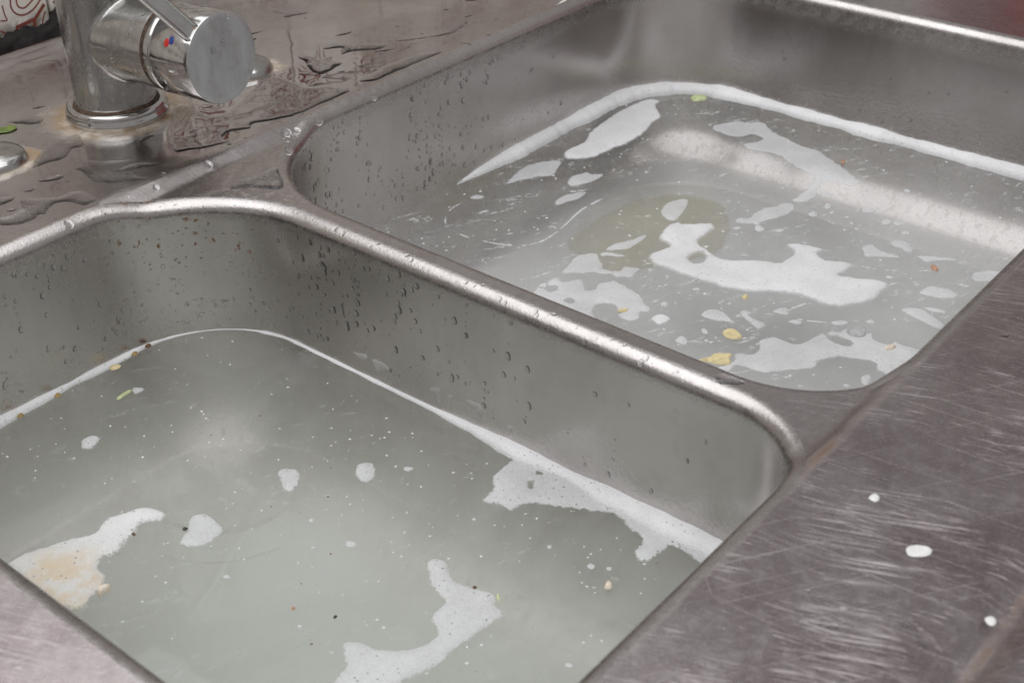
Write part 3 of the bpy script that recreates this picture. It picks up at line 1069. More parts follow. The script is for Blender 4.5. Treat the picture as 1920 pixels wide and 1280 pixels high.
foam('jagged foam sheet spreading from the dividing wall foam in the near bowl',
     zE([(330, 170), (355, 250), (300, 310), (235, 370), (250, 440), (165, 510), (190, 550), (300, 570), (370, 605), (430, 590), (500, 560), (640, 570), (800, 590), (1000, 615), (1100, 630), (1180, 680), (1230, 740), (1290, 780), (1310, 830), (1260, 890), (1270, 950), (1310, 975), (1370, 970), (1440, 920), (1530, 870), (1600, 890), (1680, 950), (1740, 1000), (1800, 1010), (1870, 900), (1500, 700), (1000, 435), (600, 225), (400, 120), (340, 110)]),
     FOAM1, .0014, .003, [zE([(415, 232), (440, 228), (470, 240), (450, 252), (425, 246)]), zE([(505, 400), (518, 395), (535, 435), (520, 445)]), zE([(565, 320), (585, 322), (595, 340), (575, 340)])], group=NEAR, sp=.0032)
foam('oval foam spot near the back corner of the near bowl', z4([(450, 1190), (480, 1160), (540, 1148), (565, 1165), (545, 1200), (510, 1225), (460, 1225)]), FOAM1, group=NEAR)
foam('foam spot with a pale green stalk on its left', z4([(730, 890), (760, 878), (800, 885), (806, 905), (780, 922), (745, 915)]), FOAM1, group=NEAR)


def thread(label, P, w, mat=None):
    q = catmull(P, .0012, False)
    t = np.gradient(q, axis=0)
    t /= np.maximum(np.linalg.norm(t, axis=1), 1e-9)[:, None]
    nn = np.stack([-t[:, 1], t[:, 0]], 1)
    ww = w * (.35 + 1.1 * vnoise(q, 110)) * np.sin(np.linspace(.08, math.pi - .08, len(q))) ** .4
    ln = np.concatenate([q + nn * ww[:, None] * .5, (q - nn * ww[:, None] * .5)[::-1]])[::1]
    o = patch('foam_thread', ln, mat or FOAMT, Z + .0002, .0004, .0009, .0011, wob=.0002, ds=.0012)
    tag(o, label, 'foam', 'threads of scum on the far bowl')


q5z = lambda l: np.array([at(640 + a_ / 2.977, 430 + b_ / 2.977, Z)[:2] for a_, b_ in l])
thread('long white scum thread passing left of the yellowish patch', zC([(-10, 625), (100, 570), (220, 490), (330, 390), (420, 310), (530, 245), (640, 190), (760, 150)]), .0022)
thread('sagging scum thread near the dividing rim, left part of the far bowl', q5z([(560, -10), (640, 20), (730, 52), (820, 72), (900, 85), (980, 92), (1060, 84), (1150, 52), (1260, 5)]), .0019)
thread('curled scum thread close to the tap side of the far bowl', z2([(600, 1290), (580, 1235), (600, 1180), (660, 1140), (760, 1115), (860, 1085), (940, 1060)]), .0016)
thread('straight scum thread right of the largest foam patch', zD([(1190, 803), (1290, 818), (1400, 832), (1500, 842), (1590, 835)]), .0016)
thread('scum thread running up to the front ledge from the bubble', zJ([(1480, 570), (1600, 612), (1720, 662), (1830, 715)]), .0016)
thread('thin scum thread under the lower edge of the largest foam patch', zJ([(560, 385), (650, 350), (740, 325), (830, 340)]), .0018)
thread('scum thread linking the foam fleck to the flat one above the bubble', zJ([(640, 462), (740, 482), (850, 492), (940, 503)]), .0016)
thread('wispy scum thread off the end of the pointed sliver', z2([(900, 1040), (980, 1000), (1150, 1000), (1220, 985)]), .0020)


def spots(lst, label, group, mat, ox=0, oy=0, s=1.0):
    for x, y, a_, b_ in lst:
        P0 = [(x + a_ * math.cos(t) * rnd.uniform(.8, 1.15), y + b_ * math.sin(t) * rnd.uniform(.8, 1.15)) for t in np.linspace(0, 2 * math.pi, 9)[:-1]]
        o = patch('foam_spot', zoomed(P0, ox, oy, s, Z), mat, Z + .0002, .0006, .0012, .0014, wob=.0001)
        X_, Y_ = ox + x / s, oy + y / s
        big_ = 'tiny ' if a_ * b_ / s / s < 30 else ''
        if group == 'small foam spots on the near bowl':
            wh = 'left of the bent foam patch' if X_ < 700 and Y_ > 1000 else ('right of the bent foam patch' if X_ > 800 and Y_ > 1050 else ('below the jagged foam sheet' if X_ > 800 else 'in the middle'))
        elif group == 'small foam spots on the far bowl':
            wh = 'above the largest patch' if X_ < 1570 else ('by the far wall side' if Y_ < 420 else 'near the front ledge')
        else: wh = 'nearer the bent ledge corner' if X_ > 1240 else 'nearer the patch with holes'
        tag(o, big_ + label + ', ' + wh, 'foam', group)


spots([(657, 1020, 11, 7), (425, 1081, 8, 5), (583, 975, 6, 5), (765, 879, 9, 5), (1108, 1062, 8, 6), (1142, 1066, 7, 5), (842, 1218, 9, 5), (1066, 1247, 10, 5), (398, 1238, 5, 3), (562, 1174, 6, 4), (888, 974, 5, 4), (1030, 1025, 6, 5), (1300, 990, 0.1, .1)][:-1],
      'pale foam spot on the near bowl', 'small foam spots on the near bowl', FOAMT)

# far bowl
foam('largest foam patch in the middle of the far bowl, thick and whitest at its left',
     cat_(zC([(1110, 550), (1150, 490), (1200, 430), (1280, 420), (1360, 430), (1560, 425), (1615, 450), (1600, 490), (1520, 540), (1470, 590), (1500, 630), (1570, 670), (1640, 730), (1700, 745)]),
          zD([(200, 750), (330, 755), (460, 778), (540, 740), (600, 700), (590, 660), (530, 620), (600, 600), (720, 620), (800, 640), (930, 660), (830, 690), (850, 730), (930, 760), (1060, 765), (1190, 800), (1120, 820), (1090, 850), (1010, 885), (1150, 905), (1330, 930), (1460, 970), (1400, 1030), (1330, 1100), (1200, 1140), (1080, 1160), (1020, 1175), (940, 1160), (860, 1150), (760, 1100), (640, 1060), (520, 1050), (380, 1040), (250, 1040), (100, 1020), (0, 1005)]),
          zC([(1600, 970), (1400, 910), (1200, 840), (1060, 790), (1020, 740), (1040, 690), (1120, 665), (1190, 640), (1190, 610), (1130, 585)])),
     FOAM, .0022, .006, [zC([(1385, 735), (1460, 685), (1530, 720), (1500, 765), (1430, 775)])], group=FAR, sp=.0034)
foam('foam patch full of grey holes against the dividing rim in the far bowl',
     zC([(20, 1000), (60, 960), (150, 925), (240, 860), (320, 770), (400, 705), (480, 690), (570, 685), (590, 740), (620, 780), (640, 830), (760, 845), (800, 805), (870, 815), (950, 830), (900, 880), (860, 930), (810, 900), (760, 915), (760, 950), (820, 975), (900, 1030), (960, 1080), (1000, 1140), (1040, 1170), (1020, 1215), (960, 1210), (940, 1265), (880, 1295), (800, 1280), (745, 1240), (740, 1170), (700, 1140), (600, 1140), (550, 1160), (535, 1220), (560, 1290), (400, 1270), (200, 1160), (0, 1060)]),
     FOAMT, .0011, .0025, [zC([(245, 910), (300, 870), (400, 870), (425, 885), (390, 915), (270, 945)]), zC([(440, 890), (520, 860), (620, 880), (700, 880), (725, 920), (640, 945), (580, 960), (540, 1010), (480, 1015), (445, 960)]), zC([(105, 1000), (130, 985), (210, 985), (200, 1015), (150, 1030)]), zC([(280, 1105), (320, 1085), (370, 1110), (350, 1130), (300, 1125)])], group=FAR)
foam('wide foam sheet in the near corner of the far bowl under the large bubble',
     zJ([(80, 780), (180, 770), (260, 770), (300, 720), (300, 660), (370, 630), (450, 630), (530, 660), (600, 680), (660, 685), (720, 660), (800, 620), (870, 590), (930, 570), (1010, 585), (1040, 560), (1100, 548), (1200, 555), (1280, 590), (1350, 600), (1450, 620), (1560, 690), (1700, 730), (1790, 770), (1700, 880), (1600, 980), (1450, 1040), (1420, 970), (1340, 930), (1270, 910), (1330, 900), (1335, 870), (1290, 845), (1180, 830), (1080, 815), (1000, 810), (850, 835), (810, 880), (740, 915), (600, 925), (450, 940), (330, 948), (240, 920), (150, 890), (90, 885), (60, 920), (0, 960), (-80, 900), (60, 840)]),
     FOAMT, .0012, .003, [zJ([(920, 635), (1000, 625), (1100, 660), (1130, 690), (1080, 705), (980, 680)]), zJ([(1310, 625), (1400, 635), (1490, 680), (1440, 690), (1350, 662)])], group=FAR, sp=.0032)
foam('long foam ribbon from a swirl under the far wall bending back across the far bowl',
     cat_(zB([(650, 440), (680, 400), (830, 375), (960, 385), (1040, 375), (1130, 400), (1170, 450), (1300, 520), (1450, 590), (1600, 640), (1720, 720), (1800, 780), (1880, 840), (1960, 900)]),
          zD([(1210, 60), (1120, 100), (1000, 60), (880, 60), (820, 120), (800, 190), (700, 240), (600, 240), (620, 300), (530, 350), (460, 380), (350, 400), (310, 430), (350, 480), (300, 500), (260, 480), (250, 430), (160, 430), (80, 400), (110, 370), (200, 375), (250, 330), (350, 290), (480, 260), (600, 210), (720, 120), (780, 50), (785, 0)]),
          zB([(1500, 830), (1350, 760), (1240, 680), (1150, 650), (1000, 630), (930, 600), (900, 570), (1060, 545), (1085, 520), (1000, 490), (900, 510), (800, 505), (720, 480)])),
     FOAMT, .0009, .002, group=FAR, wob=.0008)
foam('smooth foam sheet hanging off the foam rim at the back corner of the far bowl',
     z2([(1350, 795), (1380, 750), (1450, 690), (1560, 620), (1700, 560), (1780, 565), (1755, 595), (1785, 650), (1740, 690), (1690, 745), (1600, 800), (1500, 840), (1390, 885), (1260, 890), (1238, 865), (1260, 840)]), FOAM, .0014, .004, group=FAR)
for lab, f_, pp in (
        ('pointed foam sliver nearest the back wall of the far bowl', z2, [(920, 1030), (960, 980), (1020, 935), (1100, 910), (1220, 900), (1210, 940), (1180, 980), (1100, 990), (1000, 1010)]),
        ('teardrop foam spot with a bubble, off the end of the pointed sliver', z2, [(1260, 1020), (1290, 985), (1350, 970), (1370, 960), (1400, 975), (1465, 975), (1420, 1010), (1330, 1035), (1280, 1040)]),
        ('ragged foam sliver left of the yellowish patch', z2, [(1185, 1140), (1210, 1110), (1270, 1085), (1370, 1075), (1330, 1110), (1260, 1130), (1210, 1150)]),
        ('lone little foam sliver nearest the tap side of the dividing rim in the far bowl', z2, [(715, 1105), (740, 1092), (775, 1090), (802, 1096), (785, 1112), (745, 1115)]),
        ('leaning egg shaped foam spot over the yellowish patch', zC, [(1130, 320), (1170, 255), (1260, 215), (1350, 205), (1380, 220), (1360, 280), (1310, 350), (1270, 395), (1210, 400), (1150, 365)]),
        ('willow leaf shaped foam spot over the lower edge of the yellowish patch', zC, [(640, 660), (700, 610), (780, 590), (870, 570), (940, 540), (1000, 525), (990, 560), (900, 620), (830, 655), (740, 660)]),
        ('thin foam sliver just above the foam patch with holes', zC, [(590, 690), (680, 680), (780, 700), (825, 715), (750, 725), (660, 710), (620, 730)]),
        ('wedge shaped foam spot with a thin tail to the right, in the far bowl', zF, [(90, 370), (150, 345), (215, 340), (260, 380), (340, 420), (500, 470), (490, 495), (350, 480), (140, 475), (100, 420)]),
        ('kidney shaped foam spot above the wedge shaped one', zF, [(405, 320), (440, 295), (520, 290), (600, 330), (655, 385), (640, 425), (570, 420), (520, 385), (430, 360)]),
        ('long flat foam streak right of the wedge shaped spot', zF, [(690, 470), (800, 465), (950, 485), (1110, 500), (1110, 520), (900, 520), (800, 535), (730, 500)]),
        ('oval foam spot cut off by the scratched front ledge', zF, [(1290, 690), (1330, 645), (1420, 628), (1560, 630), (1650, 660), (1620, 740), (1400, 750), (1310, 735)]),
        ('fat lens shaped foam spot with a few bubbles near the front ledge', zF, [(715, 870), (790, 810), (870, 798), (980, 815), (1090, 850), (1140, 895), (1110, 925), (1010, 935), (880, 920), (780, 895)]),
        ('long drop shaped foam spot slanting to the front ledge', zF, [(525, 1060), (560, 1035), (660, 1030), (770, 1050), (850, 1110), (940, 1170), (1000, 1230), (950, 1265), (860, 1240), (720, 1170), (600, 1110)]),
        ('narrow foam spot just above the long drop shaped one', zF, [(740, 1030), (880, 1028), (960, 1050), (1060, 1100), (950, 1095), (860, 1080), (790, 1050)]),
        ('feathery foam scrap left of the long drop shaped foam', zF, [(100, 1185), (180, 1160), (300, 1150), (230, 1175), (260, 1200), (150, 1205)]),
        ('comma shaped foam spot above the round yellow scrap', zH, [(1490, 430), (1530, 390), (1600, 377), (1680, 395), (1740, 450), (1780, 500), (1700, 490), (1600, 480), (1520, 455)]),
        ('ragged foam spot right of the comma shaped one', zJ, [(130, 400), (200, 390), (230, 450), (300, 480), (360, 520), (300, 560), (250, 530), (200, 490), (150, 450)]),
        ('foam wisp just below the largest foam patch', zJ, [(410, 400), (480, 370), (560, 370), (570, 420), (640, 450), (560, 440), (450, 415)]),
        ('foam fleck between the foam wisp and the large bubble', zJ, [(550, 490), (600, 470), (680, 480), (670, 515), (590, 510)]),
        ('flat foam fleck just above the large bubble', zJ, [(930, 495), (1000, 480), (1090, 485), (1080, 520), (980, 522)]),
        ('foam spot nearest the rounded front corner of the far bowl', zJ, [(1200, 980), (1260, 960), (1310, 965), (1290, 1010), (1260, 1055), (1210, 1040)]),
        ('tiny foam fleck left of the spot in the front corner of the far bowl', zJ, [(1040, 1055), (1080, 1040), (1115, 1055), (1080, 1078)]),
        ('small oval foam spot left of the round yellow scrap', zH, [(1480, 550), (1520, 545), (1560, 580), (1545, 605), (1500, 590)]),
        ('roundish foam spot with a yellow left edge by the yellow scraps', zH, [(1260, 650), (1310, 615), (1350, 625), (1380, 680), (1340, 697), (1280, 680)]),
        ('crumbly white lump beside the foam patch with holes', zH, [(1050, 450), (1130, 420), (1180, 430), (1220, 460), (1190, 490), (1120, 518), (1070, 490)])):
    foam(lab, f_(pp), FOAMT if 'lump' not in lab else FOAM, .0009, .002, group=FAR, wob=.0003, sp=.002)
spots([(1275, 305, 65, 30), (780, 340, 50, 24), (1430, 410, 45, 28), (1530, 420, 45, 20), (1600, 505, 45, 20), (910, 270, 35, 26), (900, 170, 68, 24), (310, 470, 40, 22), (485, 485, 38, 16), (1080, 365, 24, 12), (1165, 468, 22, 18), (1615, 135, 32, 18), (1455, 900, 38, 14), (1650, 912, 34, 9), (105, 465, 40, 14), (1060, 480, 20, 12)],
      'small foam spot on the far bowl', 'small foam spots on the far bowl', FOAMT, 1360, 330, 4.74)
spots([(1000, 210, 15, 10), (1125, 175, 22, 12), (1165, 330, 40, 20), (1260, 325, 18, 10), (1160, 555, 22, 14), (1535, 655, 20, 16), (1740, 330, 25, 12), (1450, 200, 40, 14), (1190, 90, 20, 12), (1080, 105, 16, 9)],
      'foam fleck by the dividing rim of the far bowl', 'small foam flecks by the dividing rim', FOAMT, 1000, 500, 4.74)

# foam smears left on the steel above the water
def smear(label, B, pts_px, wall, val):
    P3 = [onx(px, py, val) if wall == 'x' else ony(px, py, val) for px, py in pts_px]
    q = np.array([(p[1], p[2]) if wall == 'x' else (p[0], p[2]) for p in P3])
    L = catmull(q, .0008)
    lo, hi = L.min(0), L.max(0)
    G = np.stack(np.meshgrid(np.arange(lo[0], hi[0], .0012), np.arange(lo[1], hi[1], .0012)), -1).reshape(-1, 2)
    if len(G): G = G[inside(G, L)]
    if len(G): G = G[segdist(G, [L]) > .0005]
    V, Fc = cdt(G, [L])
    Fc = Fc[inside(V[Fc].mean(1), L)]
    d = segdist(V, [L])
    out = []
    for (a_, b_), dd in zip(V, d):
        h = .0006 * min(1, dd / .0012) ** .5
        rect, r = bowl_loop(B, b_)
        out.append((rect[1] - h + .0001, a_, b_) if wall == 'x' else (a_, rect[3] - h + .0001, b_))
    o = mesh_obj('foam_smear', out, Fc, FOAMS)
    return tag(o, label, 'foam', 'foam smears on the bowl walls')


FOAMS = mat_foam('drying_foam', (.60, .58, .56), .3, .62, None, 0.0)
q5 = lambda l: [(640 + a_ / 2.977, 430 + b_ / 2.977) for a_, b_ in l]
xw = lambda z: bowl_loop(BOWLS[0], z)[0][1]
smear('streaky foam smear dripping down, upper left of the dividing wall smears', BOWLS[0], q5([(50, 662), (90, 685), (140, 695), (145, 725), (110, 725), (80, 700)]), 'x', .4042)
smear('broad foam smear next to the streaky upper left one on the dividing wall', BOWLS[0], q5([(170, 725), (210, 730), (260, 760), (272, 790), (235, 785), (205, 795)]), 'x', .4042)
smear('tall forked foam smear on the dividing wall beside a dark crumb', BOWLS[0], q5([(495, 880), (550, 885), (555, 930), (550, 985), (535, 960), (530, 925), (500, 910)]), 'x', .4042)
smear('thin foam drip right of the forked smear', BOWLS[0], q5([(590, 925), (628, 920), (612, 960), (600, 1005), (588, 1000), (592, 950)]), 'x', .4042)
smear('bushy foam smear above the thickening foam rim of the near bowl', BOWLS[0], q5([(695, 945), (740, 960), (795, 990), (790, 1030), (770, 1075), (755, 1060), (750, 1010), (700, 970)]), 'x', .4042)
smear('lowest funnel shaped foam drip on the dividing wall', BOWLS[0], q5([(922, 1090), (968, 1100), (945, 1130), (938, 1165), (924, 1160), (928, 1125)]), 'x', .4042)
q2 = lambda l: [(640 + a_ / 2.977, a2 / 2.977) for a_, a2 in l]
smear('flaky grey foam smear over the start of the thick rim in the far bowl', BOWLS[1], [(850 + a_ / 7.11, 200 + b_ / 7.11) for a_, b_ in [(220, 900), (350, 830), (440, 765), (505, 800), (560, 720), (640, 665), (700, 710), (640, 770), (500, 830), (380, 900), (240, 960)]], 'y', .5622)
smear('small grey foam flake at the left end of the flaky smear', BOWLS[1], [(850 + a_ / 7.11, 200 + b_ / 7.11) for a_, b_ in [(30, 1000), (110, 950), (180, 935), (180, 990), (100, 1030)]], 'y', .5622)

# large bubble and yellowish patch
bm = bmesh.new()
pb = at(1605, 626, Z)
lathe(bm, (pb[0], pb[1], Z), (0, 0, 1), [(.0008, .0058), (.0030, .0050), (.0042, .0034), (.0047, .0015), (.0048, 0)], 28)
tag(bm_obj('bubble', bm, CLEAR), 'large clear bubble standing in a ring of foam in the far bowl', 'bubble')
gp = zoomed([(270, 580), (400, 470), (560, 370), (700, 285), (830, 222), (960, 178), (1150, 150), (1350, 150), (1550, 185), (1690, 240), (1750, 330), (1765, 430), (1740, 560), (1640, 680), (1400, 740), (1100, 800), (850, 860), (640, 850), (450, 750), (375, 690)], 1000, 330, 4.74, -.1385)
tag(patch('grease_patch', gp, GREASE, -.1396, .0012, .012, .004, soft=True, sink=0.0), 'faint yellowish grease patch lying under the water of the far bowl', 'stain')

# ------------------------------------------------------------------ scraps
def scrap(name, label, cat, px, mat, z=None, thick=.0012, group=None, curl=0.0):
    zz = Z + .0012 if z is None else z
    q = np.array([at(a_, b_, zz)[:2] for a_, b_ in px])
    if zz > -.01 and q[:, 1].mean() > .5: q[:, 1] = np.maximum(q[:, 1], .5742)
    o = patch(name, q, mat, zz, thick, .0018, .0006, wob=.0002, sink=0.0)
    if curl:
        me = o.data
        c_ = q.mean(0)
        for v in me.vertices: v.co.z += curl * ((v.co.x - c_[0]) ** 2 + (v.co.y - c_[1]) ** 2) / .0001
    return tag(o, label, cat, group)


scrap('leaf_scrap', 'torn green leaf scrap on the ledge left of the tap', 'leaf', [(-8, 243), (8, 240), (20, 236), (33, 240), (24, 246), (12, 249), (-8, 250)], LEAF, .0002, .001, curl=.0012)
scrap('peel', 'round yellow food scrap floating in the far bowl', 'food scrap', [(1356, 622), (1366, 617), (1380, 619), (1391, 630), (1386, 636), (1370, 635), (1358, 630)], YEL)
scrap('peel', 'ragged orange yellow peel beside the dividing rim', 'food scrap', [(1310, 675), (1330, 670), (1340, 664), (1372, 664), (1368, 672), (1370, 682), (1352, 684), (1332, 680)], YEL)
scrap('peel', 'small yellow bit above the round yellow scrap', 'food scrap', [(1391, 555), (1401, 554), (1402, 560), (1394, 561)], YEL)
scrap('peel', 'yellow sliver stuck on the foam patch with holes', 'food scrap', [(1158, 582), (1170, 579), (1178, 580), (1172, 585), (1160, 586)], YEL)
scrap('leaf_scrap', 'pale green scrap in the foam rim at the far corner', 'food scrap', [(1295, 183), (1306, 179), (1324, 181), (1322, 188), (1308, 190), (1298, 189)], LIME, Z + .006)
scrap('stalk', 'pale lime stalk touching a foam spot in the near bowl', 'food scrap', [(219, 746), (230, 738), (243, 731), (246, 734), (234, 742), (222, 749)], LIME)
scrap('crumb', 'pale brown bread crumb at the lower tip of the browned foam', 'crumb', [(182, 1108), (192, 1102), (206, 1099), (208, 1106), (198, 1112), (186, 1118)], PALE, thick=.003)
scrap('crumb', 'rust brown crumb on the edge of the browned foam tongue', 'crumb', [(246, 1000), (250, 998), (255, 1001), (251, 1005)], BROWN, Z + .0022)
scrap('crumb', 'orange crumb in open water of the near bowl', 'crumb', [(546, 1138), (549, 1136), (553, 1139), (550, 1143), (546, 1142)], ORANGE)
scrap('crumb', 'dark grey crumb right of the orange one', 'crumb', [(624, 1157), (628, 1153), (632, 1154), (629, 1159)], DARK)
scrap('crumb', 'pale and brown crumb near the front ledge in the near bowl', 'crumb', [(1133, 1100), (1139, 1090), (1147, 1094), (1148, 1102), (1138, 1104)], PALE, thick=.002)
scrap('crumb', 'shiny dark speck on the rounded foam blob', 'crumb', [(341, 991), (347, 988), (354, 990), (346, 995)], DARK, Z + .002)
scrap('crumb', 'black crumb stuck on the dividing wall waterline', 'crumb', [(797, 748), (804, 744), (808, 747), (801, 751)], DARK, Z + .0035)
scrap('crumb', 'ochre crumb in the foam rim of the near bowl', 'crumb', [(205, 690), (213, 685), (226, 685), (222, 691), (211, 694)], YEL, Z + .002)
scrap('crumb', 'brown crumb on the upper edge of the bent foam patch', 'crumb', [(886, 1100), (891, 1098), (895, 1101), (889, 1103)], BROWN)
scrap('crumb', 'yellow green crumb at the right tip of the bent foam patch', 'crumb', [(931, 1116), (935, 1112), (938, 1122), (934, 1127)], LIME)
scrap('crumb', 'pale yellow crumb on the foam near the large bubble', 'crumb', [(1658, 653), (1668, 648), (1680, 651), (1672, 657), (1660, 657)], PALE, thick=.002)
scrap('crumb', 'rust coloured crumb beside the long foam ribbon', 'crumb', [(1576, 303), (1580, 300), (1585, 303), (1581, 307)], ORANGE)
scrap('crumb', 'faint orange shred near the front ledge in the far bowl', 'crumb', [(1744, 500), (1752, 498), (1760, 506), (1754, 509)], ORANGE)
for px_, lb in (((38, 779), 'at the far left'), ((108, 741), 'second from the left'), ((252, 663), 'nearest the corner'), ((278, 648), 'darkest, right at the corner')):
    a_, b_ = px_
    scrap('crumb', 'brown crumb in the near bowl back foam line, ' + lb, 'crumb', [(a_ - 6, b_ + 2), (a_ - 1, b_ - 3), (a_ + 6, b_ - 3), (a_ + 5, b_ + 2), (a_ - 1, b_ + 4)], BROWN if 'dark' in lb else OCHRE, Z + .0018)
# yellow reflection painted as an ochre patch, and soap drops, on the ledges
scrap('smear', 'painted ochre reflection on the back ledge at the far end', 'smear', [(1040, 24), (1062, 12), (1090, -2), (1110, -20), (1150, -24), (1145, -8), (1110, 8), (1075, 20), (1050, 28)], OCHRE, .0002, .0004)
for px, lab in (([(1046, 8), (1054, 2), (1068, 1), (1082, 6), (1076, 13), (1060, 15), (1049, 13)], 'white blob on the painted ochre reflection of the back ledge'),
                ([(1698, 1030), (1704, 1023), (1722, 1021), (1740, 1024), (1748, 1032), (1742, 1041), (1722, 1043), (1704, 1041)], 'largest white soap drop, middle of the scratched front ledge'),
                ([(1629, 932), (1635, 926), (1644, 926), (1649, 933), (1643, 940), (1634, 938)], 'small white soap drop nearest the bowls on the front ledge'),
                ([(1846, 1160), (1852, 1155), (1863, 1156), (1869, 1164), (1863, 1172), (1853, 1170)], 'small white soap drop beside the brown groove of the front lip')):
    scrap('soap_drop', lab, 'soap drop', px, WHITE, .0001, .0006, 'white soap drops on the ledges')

# floating specks: far too many to count
def specks(B, n, mat, label, smin, smax, seed, region=None):
    rs = random.Random(seed)
    rect, r = bowl_loop(B, WATER_Z)
    L = rr(rect[0] + .002, rect[1] - .002, rect[2] + .002, rect[3] - .002, r)
    Vv, Ff = [], []
    k = 0
    while k < n:
        p = np.array([rs.uniform(rect[0], rect[1]), rs.uniform(rect[2], rect[3])])
        if vnoise(p[None], 22)[0] * .6 + vnoise(p[None] + 3, 70)[0] * .4 < rs.uniform(.2, .75): continue
        if not inside(p[None], L)[0]: continue
        s = smin + (smax - smin) * rs.random() ** 6
        e = rs.uniform(.5, 1)
        a0 = rs.uniform(0, 6.3)
        b0 = len(Vv)
        m_ = 5
        for j in range(m_):
            t = a0 + 2 * math.pi * j / m_
            w = s * rs.uniform(.6, 1.1)
            ca, sa = math.cos(a0), math.sin(a0)
            u, v = w * math.cos(t), w * e * math.sin(t)
            Vv.append((p[0] + u * ca - v * sa, p[1] + u * sa + v * ca, WATER_Z + .0001))
        Vv.append((p[0], p[1], WATER_Z + .0001 + s * .6))
        Ff += [(b0 + j, b0 + (j + 1) % m_, b0 + m_) for j in range(m_)]
        k += 1
    o = mesh_obj('floating_specks', Vv, Ff, mat, smooth=False)
    return tag(o, label, 'specks', None, 'stuff')


specks(BOWLS[0], 1800, WHITE, 'fine white specks floating all over the near bowl', .00014, .0010, 5)
specks(BOWLS[0], 150, BROWN, 'fine dark specks floating in the near bowl', .0002, .0008, 15)
specks(BOWLS[1], 1500, WHITE, 'fine white specks floating all over the far bowl', .0002, .0013, 6)

